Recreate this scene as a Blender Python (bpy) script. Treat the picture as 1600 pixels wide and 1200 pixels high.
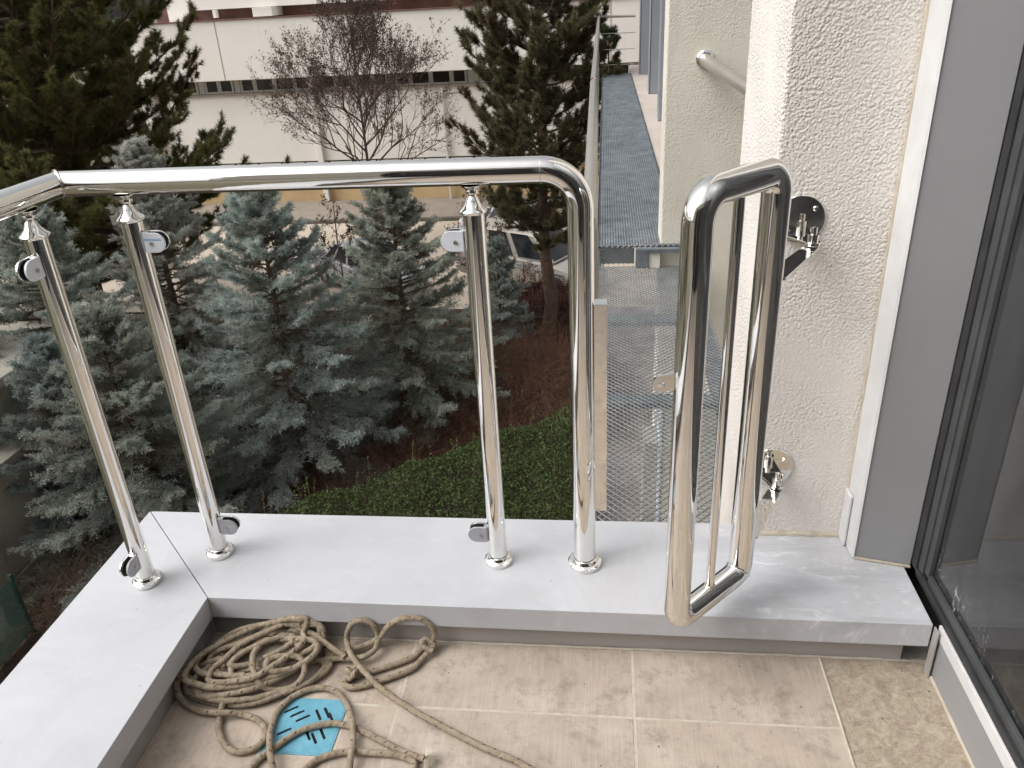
import bpy, bmesh, math, random
import numpy as np
from mathutils import Vector, Matrix, noise

for o in list(bpy.data.objects): bpy.data.objects.remove(o)
SC = bpy.context.scene
COL = SC.collection
R = math.radians
random.seed(7); RNG = np.random.default_rng(7)

# ------------------------------------------------------------------ camera
cam_d = bpy.data.cameras.new('camera'); cam = bpy.data.objects.new('camera', cam_d); COL.objects.link(cam)
cam_d.sensor_width = 36; cam_d.lens = 27.83; cam_d.clip_start = .05; cam_d.clip_end = 2000
YAW, PITCH, ROLL = -.13032, .46192, -.05693
fw = Vector((math.sin(YAW)*math.cos(PITCH), math.cos(YAW)*math.cos(PITCH), -math.sin(PITCH)))
r0 = Vector((math.cos(YAW), -math.sin(YAW), 0)); u0 = r0.cross(fw)
rr = r0*math.cos(ROLL) + u0*math.sin(ROLL); uu = -r0*math.sin(ROLL) + u0*math.cos(ROLL)
m = Matrix((rr, uu, -fw)).transposed().to_4x4(); m.translation = Vector((0, 0, 1.22))
cam.matrix_world = m
SC.camera = cam

# ------------------------------------------------------------------ light
W = bpy.data.worlds.new('World'); SC.world = W; W.use_nodes = True
nt = W.node_tree; nt.nodes.clear()
SUN_EL, SUN_AZ = R(50), R(-112)         # azimuth from +Y towards +X
sky = nt.nodes.new('ShaderNodeTexSky'); sky.sky_type = 'NISHITA'; sky.sun_disc = False
sky.sun_elevation = SUN_EL; sky.sun_rotation = SUN_AZ
sky.air_density = 1.0; sky.dust_density = 6.0; sky.ozone_density = 0.6; sky.altitude = 0
hsv = nt.nodes.new('ShaderNodeHueSaturation'); hsv.inputs['Saturation'].default_value = .16
bg = nt.nodes.new('ShaderNodeBackground'); bg.inputs['Strength'].default_value = .15
wo = nt.nodes.new('ShaderNodeOutputWorld')
nt.links.new(sky.outputs[0], hsv.inputs['Color']); nt.links.new(hsv.outputs[0], bg.inputs[0]); nt.links.new(bg.outputs[0], wo.inputs[0])
sd = bpy.data.lights.new('sun', 'SUN'); sd.energy = .6; sd.angle = R(60); sd.color = (1, .97, .92)
sun = bpy.data.objects.new('sun', sd); COL.objects.link(sun)
dirv = Vector((math.sin(SUN_AZ)*math.cos(SUN_EL), math.cos(SUN_AZ)*math.cos(SUN_EL), math.sin(SUN_EL)))
sun.rotation_euler = dirv.to_track_quat('Z', 'Y').to_euler(); sun.location = dirv*50
SC.view_settings.view_transform = 'Standard'; SC.view_settings.look = 'None'
SC.view_settings.gamma = 1; SC.view_settings.use_curve_mapping = False
SC.view_settings.exposure = 0.42

# ------------------------------------------------------------------ helpers
def srgb(r, g, b):
    f = lambda c: ((c/255+.055)/1.055)**2.4 if c/255 > .04045 else c/255/12.92
    return (f(r), f(g), f(b), 1)

class NT:
    def __init__(s, name):
        s.m = bpy.data.materials.new(name); s.m.use_nodes = True
        s.t = s.m.node_tree; s.b = s.t.nodes['Principled BSDF']; s.out = s.t.nodes['Material Output']
        s.tc = s.t.nodes.new('ShaderNodeTexCoord')
    def n(s, ty, **kw):
        x = s.t.nodes.new(ty)
        for k, v in kw.items():
            if k in x.inputs: x.inputs[k].default_value = v
            else: setattr(x, k, v)
        return x
    def l(s, a, b): s.t.links.new(a, b)
    def map(s, scale=(1, 1, 1), rot=(0, 0, 0), src='Object'):
        mp = s.n('ShaderNodeMapping'); mp.inputs['Scale'].default_value = scale; mp.inputs['Rotation'].default_value = rot
        s.l(s.tc.outputs[src], mp.inputs['Vector']); return mp.outputs[0]
    def noise(s, scale, detail=4, rough=.6, vec=None, dist=0):
        x = s.n('ShaderNodeTexNoise'); x.inputs['Scale'].default_value = scale; x.inputs['Detail'].default_value = detail
        x.inputs['Roughness'].default_value = rough; x.inputs['Distortion'].default_value = dist
        s.l(vec if vec else s.tc.outputs['Object'], x.inputs['Vector']); return x.outputs['Fac']
    def vor(s, scale, vec=None, out='Distance', feature='F1'):
        x = s.n('ShaderNodeTexVoronoi'); x.feature = feature; x.inputs['Scale'].default_value = scale
        s.l(vec if vec else s.tc.outputs['Object'], x.inputs['Vector']); return x.outputs[out]
    def ramp(s, fac, stops):
        x = s.n('ShaderNodeValToRGB'); e = x.color_ramp.elements
        while len(e) < len(stops): e.new(.5)
        for i, (p, c) in enumerate(stops):
            e[i].position = p; e[i].color = c if len(c) == 4 else (*c, 1)
        s.l(fac, x.inputs[0]); return x.outputs[0]
    def mix(s, fac, a, b, mode='MIX'):
        x = s.n('ShaderNodeMix', data_type='RGBA', blend_type=mode)
        for sock, v in ((x.inputs['Factor'], fac), (x.inputs['A'], a), (x.inputs['B'], b)):
            pass
        ins = [i for i in x.inputs if i.enabled]
        for sock, v in zip((x.inputs[0], x.inputs[6], x.inputs[7]), (fac, a, b)):
            if hasattr(v, 'is_linked'): s.l(v, sock)
            else: sock.default_value = v
        return x.outputs[2]
    def math(s, op, a, b=0.):
        x = s.n('ShaderNodeMath', operation=op)
        for sock, v in zip(x.inputs[:2], (a, b)):
            if hasattr(v, 'is_linked'): s.l(v, sock)
            else: sock.default_value = v
        return x.outputs[0]
    def bump(s, h, strength=.5, dist=.01, prev=None):
        x = s.n('ShaderNodeBump'); x.inputs['Strength'].default_value = strength; x.inputs['Distance'].default_value = dist
        s.l(h, x.inputs['Height'])
        if prev is not None: s.l(prev, x.inputs['Normal'])
        return x.outputs[0]
    def done(s, col=None, rough=None, metal=None, nrm=None, spec=None):
        for key, v in (('Base Color', col), ('Roughness', rough), ('Metallic', metal), ('Normal', nrm), ('Specular IOR Level', spec)):
            if v is None: continue
            if hasattr(v, 'is_linked'): s.l(v, s.b.inputs[key])
            else: s.b.inputs[key].default_value = v
        return s.m

def mottled(name, c1, c2, scale=3, rough=.7, bscale=None, bstr=.3, bdist=.01, metal=0., spec=.5, detail=6):
    t = NT(name); f = t.noise(scale, detail)
    c = t.ramp(f, [(.3, c1), (.7, c2)])
    n = t.bump(t.noise(bscale, 4), bstr, bdist) if bscale else None
    return t.done(c, rough, metal, n, spec)

M = {}
# polished stainless steel: tiny waviness and faint scratches / finger marks
t = NT('polished_steel')
nv = t.bump(t.noise(9, 2, .5, t.map((1, 1, .22))), .16, .01)
rg = t.ramp(t.noise(28, 5, .7), [(.42, (.025,)*3), (.58, (.07,)*3), (.75, (.20,)*3)])
M['steel'] = t.done(srgb(236, 234, 230), rg, 1., nv)
t = NT('weld_metal'); M['weld'] = t.done(srgb(190, 184, 176), .28, 1., t.bump(t.noise(160, 3), .6, .004))
t = NT('galvanised_steel')
M['galv'] = t.done(t.ramp(t.noise(9, 6), [(.3, srgb(118, 122, 124)), (.7, srgb(150, 153, 154))]), .55, .3, t.bump(t.noise(60, 3), .2, .002))
M['galv_dark'] = mottled('weathered_galvanised_steel', srgb(104, 110, 116), srgb(142, 149, 155), 7, .55, metal=.4)
M['brushed'] = mottled('satin_steel_rail', srgb(188, 183, 174), srgb(205, 200, 192), 3, .34, metal=.85)
M['film'] = mottled('white_protective_film', srgb(214, 219, 228), srgb(228, 232, 238), 40, .45)
M['film_grey'] = mottled('grey_protective_film', srgb(158, 158, 164), srgb(172, 172, 178), 40, .4)
M['blue_line'] = mottled('blue_stripe_print', srgb(40, 110, 190), srgb(60, 130, 205), 60, .5)
M['rubber'] = mottled('black_rubber', srgb(28, 28, 30), srgb(42, 42, 44), 30, .6)
# coated aluminium capping
def coated(name, c1, c2, rough, smear):
    t = NT(name)
    base = t.ramp(t.noise(1.7, 5, .6), [(.3, c1), (.7, c2)])
    sm = t.ramp(t.noise(11, 7, .72, t.map((1, 2.2, 1), (0, 0, .6)), 1.5), [(.54, (0, 0, 0)), (.66, (1, 1, 1))])
    pos = t.n('ShaderNodeSeparateXYZ'); t.l(t.tc.outputs['Object'], pos.inputs[0])
    gate_ = t.math('MULTIPLY', t.math('MULTIPLY', sm, smear), t.ramp(pos.outputs[0], [(.18, (.12,)*3), (.4, (1,)*3)]))
    c = t.mix(gate_, base, srgb(226, 227, 231))
    wipe_refl = t.ramp(t.noise(4.5, 6, .7, t.map((.6, 3, 1), (0, 0, .9)), 1.2), [(.46, (0, 0, 0)), (.62, (.6,)*3)])
    c = t.mix(t.math('MULTIPLY', wipe_refl, t.ramp(pos.outputs[0], [(.15, (.15,)*3), (.45, (1,)*3)])), c, srgb(160, 163, 168))  # wiped patches, plus grey reflection of column and window painted in towards the right
    # specks of grit
    sp = t.ramp(t.vor(17), [(.018, (1, 1, 1)), (.032, (0, 0, 0))])
    gate2 = t.math('MULTIPLY', sp, t.ramp(t.noise(5, 2), [(.56, (0, 0, 0)), (.6, (1, 1, 1))]))
    c = t.mix(gate2, c, srgb(70, 62, 56))
    dirt = t.ramp(t.noise(3.2, 6, .75, None, .8), [(.48, (0, 0, 0)), (.78, (.5,)*3)])
    c = t.mix(dirt, c, srgb(168, 160, 158))
    rg = t.ramp(t.noise(7, 5), [(.3, (rough,)*3), (.7, (rough+.12,)*3)])
    return t.done(c, rg, 0., t.bump(t.noise(2.2, 2), .05, .02), .5)
M['capping'] = coated('coated_aluminium_capping', srgb(183, 185, 190), srgb(199, 200, 204), .34, .8)
M['upstand'] = mottled('grey_coated_upstand', srgb(156, 152, 149), srgb(172, 168, 165), 2.5, .4, 90, .05, .002)
M['frame_grey'] = mottled('grey_coated_frame', srgb(146, 146, 148), srgb(156, 156, 158), 1.6, .42, 60, .05, .002)
M['frame_white'] = mottled('chalky_white_trim', srgb(205, 204, 204), srgb(222, 222, 222), 9, .6, 40, .2, .003)
M['seal'] = mottled('beige_sealant', srgb(178, 168, 150), srgb(200, 192, 176), 30, .7, 70, .6, .004)
M['gasket'] = mottled('dark_gasket', srgb(38, 38, 40), srgb(58, 58, 60), 14, .5)
# stucco
def stucco(name, c1, c2, scale, st, dist):
    t = NT(name)
    v = t.vor(scale, None, 'Distance', 'SMOOTH_F1')
    nz = t.noise(scale*1.1, 3, .55)
    h = t.math('ADD', t.math('MULTIPLY', v, -1.1), t.math('MULTIPLY', nz, .9))
    patch = t.ramp(t.noise(3.2, 4, .6), [(.36, (.18,)*3), (.6, (1,)*3)])
    h2 = t.math('MULTIPLY', h, patch)
    c = t.ramp(t.noise(2.3, 6, .62), [(.3, c1), (.7, c2)])
    pit = t.ramp(t.vor(21), [(.03, (.45, .40, .34)), (.05, (1, 1, 1))])
    gate_ = t.ramp(t.noise(4, 2), [(.62, (0, 0, 0)), (.65, (1, 1, 1))])
    c = t.mix(t.ramp(t.noise(2.2, 7, .72, t.map((3, 3, .35))), [(.55, (0, 0, 0)), (.8, (.38,)*3)]), c, srgb(176, 164, 146))
    c = t.mix(gate_, c, t.mix(1., c, pit, 'MULTIPLY'))
    return t.done(c, .9, 0., t.bump(h2, st, dist), .2)
M['stucco'] = stucco('rough_white_stucco', srgb(226, 219, 212), srgb(236, 231, 225), 185, .9, .0046)
M['stucco_beige'] = stucco('fine_beige_stucco', srgb(214, 208, 195), srgb(225, 220, 208), 84, .75, .0045)
M['facade'] = None
t = NT('painted_facade')
c = t.ramp(t.noise(.35, 6, .6), [(.3, srgb(222, 217, 209)), (.7, srgb(230, 226, 219))])
st = t.ramp(t.noise(1.6, 7, .7, t.map((2.2, 2.2, .12))), [(.58, (0, 0, 0)), (.9, (.22,)*3)])
c = t.mix(st, c, srgb(165, 155, 143))
fl = t.ramp(t.noise(.9, 8, .75, None, 1.2), [(.71, (0, 0, 0)), (.73, (1, 1, 1))])
c = t.mix(fl, c, srgb(180, 172, 165))
M['facade'] = t.done(c, .85, 0., t.bump(t.noise(3, 6), .2, .03), .3)
M['facade_red'] = mottled('red_brown_recess', srgb(96, 66, 58), srgb(124, 90, 80), 2, .8)
M['ochre'] = mottled('ochre_wall_paint', srgb(182, 156, 116), srgb(200, 174, 132), .9, .85, 6, .2, .01)
M['win_frame'] = mottled('white_window_frame', srgb(190, 188, 182), srgb(208, 206, 200), 5, .5)
M['win_glass'] = mottled('dark_window_glass', srgb(40, 38, 38), srgb(62, 58, 54), 1.5, .08)
M['fin'] = mottled('grey_facade_fin', srgb(140, 145, 153), srgb(152, 157, 165), 1, .45)
M['ledge'] = mottled('pinkish_ledge', srgb(188, 176, 166), srgb(204, 193, 183), 2, .8, 30, .3, .01)
M['paving'] = mottled('pinkish_paving', srgb(112, 100, 92), srgb(170, 158, 150), 1.6, .85, 10, .4, .02)
M['concrete'] = mottled('weathered_concrete', srgb(146, 141, 130), srgb(172, 166, 155), 1.1, .85, 14, .4, .02)
M['soil'] = mottled('dark_soil_and_needles', srgb(46, 36, 28), srgb(82, 66, 52), 2.2, .95, 12, .8, .08)
M['lawn'] = mottled('thin_winter_lawn', srgb(92, 90, 72), srgb(118, 112, 94), 1.1, .95, 25, .7, .05)
M['yard'] = mottled('sandy_concrete_yard', srgb(176, 163, 147), srgb(196, 184, 169), .5, .9, 6, .3, .02)
M['kerb'] = mottled('grey_kerb', srgb(132, 122, 112), srgb(152, 142, 131), 1.5, .85)
M['kerb_dark'] = mottled('dark_kerb_face', srgb(88, 80, 72), srgb(108, 99, 90), 2.5, .85)  # kerb face coloured darker than the pavement top
# floor tile: beige, fine ribbing, stains
t = NT('ribbed_beige_tile')
geo = t.n('ShaderNodeObjectInfo')
base = t.ramp(t.noise(5.5, 7, .68, None, .5), [(.28, srgb(158, 146, 133)), (.5, srgb(180, 166, 152)), (.72, srgb(196, 185, 172))])
tone = t.ramp(geo.outputs['Random'], [(0, (.93, .93, .93)), (1, (1.04, 1.02, 1.0))])
c = t.mix(1., base, tone, 'MULTIPLY')
rib = t.noise(60, 3, .6, t.map((6, .12, 1)))
rib2 = t.noise(60, 3, .6, t.map((.12, 4, 1)))
c = t.mix(t.ramp(rib, [(.45, (0, 0, 0)), (.75, (.30,)*3)]), c, srgb(216, 206, 194))
c = t.mix(t.ramp(rib2, [(.55, (0, 0, 0)), (.8, (.22,)*3)]), c, srgb(150, 136, 124))
c = t.mix(t.ramp(t.noise(14, 8, .8), [(.50, (0, 0, 0)), (.68, (.9,)*3)]), c, srgb(138, 127, 116))
sp = t.ramp(t.vor(30), [(.03, (1, 1, 1)), (.05, (0, 0, 0))])
c = t.mix(t.math('MULTIPLY', sp, t.ramp(t.noise(8, 2), [(.6, (0, 0, 0)), (.63, (.9,)*3)])), c, srgb(80, 70, 60))
M['tile'] = t.done(c, t.ramp(t.noise(9, 4), [(.3, (.42,)*3), (.7, (.62,)*3)]), 0., t.bump(rib, .25, .0012), .4)
M['grout'] = mottled('pale_grout', srgb(176, 166, 152), srgb(200, 192, 178), 40, .9, 120, .5, .003)
t = NT('brown_marble')
a = t.noise(26, 8, .72, None, 1.8); v = t.vor(34, None, 'Distance', 'DISTANCE_TO_EDGE')
c = t.ramp(a, [(.25, srgb(118, 104, 90)), (.5, srgb(158, 145, 128)), (.75, srgb(190, 179, 162))])
c = t.mix(t.ramp(t.noise(17, 6, .7, None, 2.5), [(.485, (0, 0, 0)), (.5, (.6,)*3), (.515, (0, 0, 0))]), c, srgb(206, 195, 174))
M['marble'] = t.done(c, .45, 0., t.bump(a, .2, .002), .4)
t = NT('blue_sprayed_plastic')
c = t.ramp(t.noise(16, 6, .7), [(.25, srgb(84, 134, 154)), (.5, srgb(100, 162, 184)), (.78, srgb(126, 184, 202))])
c = t.mix(t.ramp(t.noise(38, 7, .8), [(.54, (0, 0, 0)), (.72, (.8,)*3)]), c, srgb(150, 166, 168))
M['blue'] = t.done(c, .4, 0., t.bump(t.noise(90, 3), .3, .001))
M['hole'] = mottled('drain_shade', srgb(18, 14, 12), srgb(32, 26, 22), 30, .9)
# rope
t = NT('dusty_braided_rope')
at = t.n('ShaderNodeUVMap'); at.uv_map = 'UVMap'
mp = t.n('ShaderNodeMapping'); t.l(at.outputs[0], mp.inputs[0]); mp.inputs['Scale'].default_value = (1, 1, 1)
wv = t.n('ShaderNodeTexWave'); wv.wave_type = 'BANDS'; wv.bands_direction = 'DIAGONAL'; wv.inputs['Scale'].default_value = 1.0
wv.inputs['Distortion'].default_value = 1.5; t.l(mp.outputs[0], wv.inputs['Vector'])
base = t.ramp(t.noise(45, 6, .7), [(.3, srgb(142, 128, 110)), (.55, srgb(168, 154, 135)), (.8, srgb(192, 180, 162))])
# brown tracer flecks from the uv (u along, v around)
sx = t.n('ShaderNodeSeparateXYZ'); t.l(at.outputs[0], sx.inputs[0])
uu_ = t.math('FRACT', t.math('ADD', t.math('MULTIPLY', sx.outputs[0], 1.0), t.math('MULTIPLY', sx.outputs[1], 1.0)))
vv_ = t.math('FRACT', t.math('MULTIPLY', sx.outputs[1], 3.0))
f1 = t.math('MULTIPLY', t.math('LESS_THAN', uu_, .16), t.math('LESS_THAN', vv_, .42))
f1 = t.math('MULTIPLY', f1, t.ramp(t.noise(90, 2), [(.42, (0, 0, 0)), (.52, (1, 1, 1))]))
c = t.mix(t.math('MULTIPLY', f1, .85), base, srgb(84, 50, 34))
hb = t.math('ADD', t.math('MULTIPLY', wv.outputs['Fac'], .35), t.noise(420, 4, .7))
M['rope'] = t.done(c, .95, 0., t.bump(hb, .9, .0035), .1)
M['fray'] = mottled('pale_frayed_fibre', srgb(196, 186, 168), srgb(220, 212, 196), 40, .95)
M['fuzz'] = mottled('rope_fuzz', srgb(158, 143, 122), srgb(186, 173, 152), 40, .95)
# foliage uses a per-vertex natural tint (species colour, dead inner needles)
def foliage(name, rough=.75, trans=.0, spec=.25):
    t = NT(name); a = t.n('ShaderNodeAttribute'); a.attribute_name = 'tint'
    t.done(a.outputs['Color'], rough, 0., None, spec)
    tl = t.n('ShaderNodeBsdfTranslucent'); t.l(a.outputs['Color'], tl.inputs[0])
    mx_ = t.n('ShaderNodeMixShader'); mx_.inputs[0].default_value = .45; t.l(t.b.outputs[0], mx_.inputs[1]); t.l(tl.outputs[0], mx_.inputs[2]); t.l(mx_.outputs[0], t.out.inputs[0])
    return t.m
M['leaf'] = foliage('foliage_tinted')
M['bead'] = mottled('grey_green_glazing_bead', srgb(62, 65, 65), srgb(80, 83, 83), 6, .5)
M['bark'] = mottled('grey_brown_bark', srgb(78, 66, 56), srgb(112, 98, 84), 9, .9, 22, 1., .02)
M['bark_pine'] = mottled('pine_bark', srgb(70, 55, 45), srgb(108, 88, 72), 8, .9, 18, 1., .03)
M['twig'] = mottled('dry_twigs', srgb(92, 74, 60), srgb(134, 114, 96), 4, .9)
M['twig_dark'] = mottled('dark_purplish_twigs', srgb(62, 50, 46), srgb(94, 78, 70), 4, .9)
M['vine'] = mottled('red_brown_vine', srgb(84, 56, 44), srgb(128, 94, 74), 3, .9)
M['car_silver'] = mottled('silver_car_paint', srgb(176, 178, 184), srgb(196, 198, 203), 2, .3, metal=.3)
M['car_beige'] = mottled('pale_grey_van_paint', srgb(172, 166, 158), srgb(188, 182, 174), 2, .35, metal=.2)
M['car_white'] = mottled('white_car_paint', srgb(214, 214, 216), srgb(228, 228, 230), 2, .35)
M['car_glass'] = mottled('car_window_glass', srgb(24, 28, 32), srgb(40, 44, 48), 2, .08)
M['tyre'] = mottled('tyre_rubber', srgb(26, 26, 27), srgb(42, 42, 43), 8, .8)
M['rim'] = mottled('alloy_rim', srgb(130, 130, 134), srgb(170, 170, 174), 8, .35, metal=.7)
M['tail'] = mottled('red_tail_lamp', srgb(140, 22, 18), srgb(170, 34, 28), 8, .2)
M['green_mesh'] = mottled('green_screen_net', srgb(38, 66, 56), srgb(56, 86, 74), 8, .8)
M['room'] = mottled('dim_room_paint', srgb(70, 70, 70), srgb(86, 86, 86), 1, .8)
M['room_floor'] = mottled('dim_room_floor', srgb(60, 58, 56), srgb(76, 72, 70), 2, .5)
# window glass with paint smears
t = NT('smeared_window_glass')
t.t.nodes.remove(t.b)
tr = t.n('ShaderNodeBsdfTransparent'); tr.inputs[0].default_value = (.34, .37, .38, 1)
gl = t.n('ShaderNodeBsdfGlossy'); gl.inputs['Roughness'].default_value = .03; gl.inputs[0].default_value = (.9, .93, .95, 1)
fr = t.n('ShaderNodeFresnel'); fr.inputs[0].default_value = 1.55
mx = t.n('ShaderNodeMixShader'); t.l(fr.outputs[0], mx.inputs[0]); t.l(tr.outputs[0], mx.inputs[1]); t.l(gl.outputs[0], mx.inputs[2])
df = t.n('ShaderNodeBsdfDiffuse'); df.inputs[0].default_value = srgb(205, 203, 204)
ps = t.n('ShaderNodeSeparateXYZ'); t.l(t.tc.outputs['Object'], ps.inputs[0])
def sstep(sock, a, b):
    x = t.n('ShaderNodeMapRange'); x.interpolation_type = 'SMOOTHSTEP'; x.inputs['From Min'].default_value = a; x.inputs['From Max'].default_value = b
    t.l(sock, x.inputs['Value']); return x.outputs[0]
low = sstep(ps.outputs[2], .22, .0); far = sstep(ps.outputs[1], .95, 1.25)
sm = t.ramp(t.noise(26, 9, .78, t.map((1, 1.6, .7), (.5, 0, 0)), 2.2), [(.55, (0, 0, 0)), (.66, (1, 1, 1))])
k1 = t.math('MULTIPLY', t.math('MULTIPLY', low, far), sm)
sp2 = t.ramp(t.vor(24), [(.04, (1, 1, 1)), (.06, (0, 0, 0))]); sp2 = t.math('MULTIPLY', sp2, t.ramp(t.noise(6, 3), [(.57, (0, 0, 0)), (.6, (1, 1, 1))]))
haze_ = t.ramp(t.noise(3.5, 7, .7, t.map((1, 1, .5))), [(.35, (.03,)*3), (.75, (.10,)*3)])
k = t.math('MAXIMUM', t.math('MAXIMUM', t.math('MULTIPLY', k1, .8), t.math('MULTIPLY', sp2, .6)), haze_)
mx2 = t.n('ShaderNodeMixShader'); t.l(k, mx2.inputs[0]); t.l(mx.outputs[0], mx2.inputs[1]); t.l(df.outputs[0], mx2.inputs[2])
t.l(mx2.outputs[0], t.out.inputs[0]); M['glass'] = t.m

# ---- object helpers
def tag(o, label=None, cat=None, group=None, kind=None):
    if label: o['label'] = label
    if cat: o['category'] = cat
    if group: o['group'] = group
    if kind: o['kind'] = kind
    return o
def thing(name, label, cat, loc=(0, 0, 0), rz=0, group=None):
    o = bpy.data.objects.new(name, None); COL.objects.link(o); o.location = loc; o.rotation_euler = (0, 0, rz)
    o.empty_display_size = .05
    return tag(o, label, cat, group)
def mesh_obj(name, me, mat, parent=None):
    o = bpy.data.objects.new(name, me); COL.objects.link(o)
    if mat is not None:
        me.materials.clear(); me.materials.append(mat)
    if parent is not None: o.parent = parent
    return o
def obj(name, bm, mat, parent=None, smooth=False, bevel=0, angle=40):
    me = bpy.data.meshes.new(name)
    bmesh.ops.recalc_face_normals(bm, faces=bm.faces)
    bm.to_mesh(me); bm.free()
    o = mesh_obj(name, me, mat, parent)
    if smooth:
        me.polygons.foreach_set('use_smooth', [True]*len(me.polygons))
        me.set_sharp_from_angle(angle=R(angle))
    if bevel:
        b = o.modifiers.new('bevel', 'BEVEL'); b.width = bevel; b.segments = 2; b.limit_method = 'ANGLE'; b.angle_limit = R(40)
    return o
def box(bm, x0, y0, z0, x1, y1, z1):
    v = [bm.verts.new(p) for p in ((x0, y0, z0), (x1, y0, z0), (x1, y1, z0), (x0, y1, z0), (x0, y0, z1), (x1, y0, z1), (x1, y1, z1), (x0, y1, z1))]
    for f in ((0, 3, 2, 1), (4, 5, 6, 7), (0, 1, 5, 4), (1, 2, 6, 5), (2, 3, 7, 6), (3, 0, 4, 7)): bm.faces.new([v[i] for i in f])
    return v
def boxo(name, a, b, mat, parent=None, bevel=0):
    bm = bmesh.new(); box(bm, *a, *b); return obj(name, bm, mat, parent, bevel=bevel)
def prism(bm, pts, z0, z1):
    lo = [bm.verts.new((x, y, z0)) for x, y in pts]; hi = [bm.verts.new((x, y, z1)) for x, y in pts]
    n = len(pts); bm.faces.new(hi); bm.faces.new(lo[::-1])
    for i in range(n): bm.faces.new([lo[i], lo[(i+1) % n], hi[(i+1) % n], hi[i]])
def extrude_poly(bm, pts3, vec):
    lo = [bm.verts.new(p) for p in pts3]; hi = [bm.verts.new(Vector(p)+Vector(vec)) for p in pts3]
    n = len(pts3); bm.faces.new(hi); bm.faces.new(lo[::-1])
    for i in range(n): bm.faces.new([lo[i], lo[(i+1) % n], hi[(i+1) % n], hi[i]])
def lathe(bm, prof, seg=32, mat=None):
    rings = []
    for r, z in prof:
        if r < 1e-6: rings.append([bm.verts.new((0, 0, z))])
        else: rings.append([bm.verts.new((r*math.cos(2*math.pi*i/seg), r*math.sin(2*math.pi*i/seg), z)) for i in range(seg)])
    for a, b in zip(rings, rings[1:]):
        for i in range(seg):
            j = (i+1) % seg
            if len(a) == 1 and len(b) == 1: continue
            if len(a) == 1: bm.faces.new([a[0], b[i], b[j]])
            elif len(b) == 1: bm.faces.new([a[i], a[j], b[0]])
            else: bm.faces.new([a[i], a[j], b[j], b[i]])
    if mat is not None:
        bmesh.ops.transform(bm, matrix=mat, verts=[v for ring in rings for v in ring])
def tube(bm, pts, rad, seg=20, closed=False, caps=True, uvl=None):
    pts = [Vector(p) for p in pts]; n = len(pts)
    rads = rad if hasattr(rad, '__len__') else [rad]*n
    tang = []
    for i in range(n):
        a = pts[(i-1) % n] if (closed or i > 0) else pts[i]; b = pts[(i+1) % n] if (closed or i < n-1) else pts[i]
        d = (b-a); tang.append(d.normalized() if d.length > 1e-9 else Vector((0, 0, 1)))
    ref = Vector((0, 0, 1)) if abs(tang[0].z) < .9 else Vector((0, 1, 0))
    u = (ref - tang[0]*ref.dot(tang[0])).normalized()
    rings = []; us = [0]
    for i in range(n):
        u = (u - tang[i]*u.dot(tang[i])).normalized(); w = tang[i].cross(u)
        # widen mitre rings
        rings.append([bm.verts.new(pts[i] + (u*math.cos(2*math.pi*k/seg) + w*math.sin(2*math.pi*k/seg))*rads[i]) for k in range(seg)])
        if i: us.append(us[-1] + (pts[i]-pts[i-1]).length)
    rng = range(n) if closed else range(n-1)
    for i in rng:
        a, b = rings[i], rings[(i+1) % n]
        off = 0
        if closed and i == n-1:
            best = min(range(seg), key=lambda s: (a[0].co-b[s].co).length); off = best
        for k in range(seg):
            f = bm.faces.new([a[k], a[(k+1) % seg], b[(k+1+off) % seg], b[(k+off) % seg]])
            if uvl is not None:
                u0_, u1_ = us[i]/.026, us[min(i+1, n-1)]/.026
                for lp, (uu1, vv1) in zip(f.loops, ((u0_, k/seg), (u0_, (k+1)/seg), (u1_, (k+1)/seg), (u1_, k/seg))): lp[uvl].uv = (uu1, vv1)
    if caps and not closed:
        bm.faces.new(rings[0][::-1]); bm.faces.new(rings[-1])
def arc_path(pts, rads, n=10):
    """polyline with rounded corners"""
    out = [Vector(pts[0])]
    for i in range(1, len(pts)-1):
        p = Vector(pts[i]); a = (Vector(pts[i-1])-p).normalized(); b = (Vector(pts[i+1])-p).normalized(); r = rads[i-1]
        if r <= 0: out.append(p); continue
        ang = a.angle(b); d = r/math.tan(ang/2); c = p + (a+b).normalized()*(r/math.sin(ang/2))
        s = p+a*d; e = p+b*d
        v0 = s-c; v1 = e-c; tot = v0.angle(v1)
        ax = v0.cross(v1).normalized()
        for k in range(n+1): out.append(c + Matrix.Rotation(tot*k/n, 3, ax) @ v0)
    out.append(Vector(pts[-1])); return out
def catmull(P, n=8, closed=False):
    P = [Vector(p) for p in P]; out = []; N = len(P)
    for i in range(N-1):
        p0 = P[max(i-1, 0)]; p1 = P[i]; p2 = P[i+1]; p3 = P[min(i+2, N-1)]
        for k in range(n):
            t_ = k/n
            out.append(.5*((2*p1) + (p2-p0)*t_ + (2*p0-5*p1+4*p2-p3)*t_*t_ + (3*p1-p0-3*p2+p3)*t_**3))
    out.append(P[-1]); return out
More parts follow.
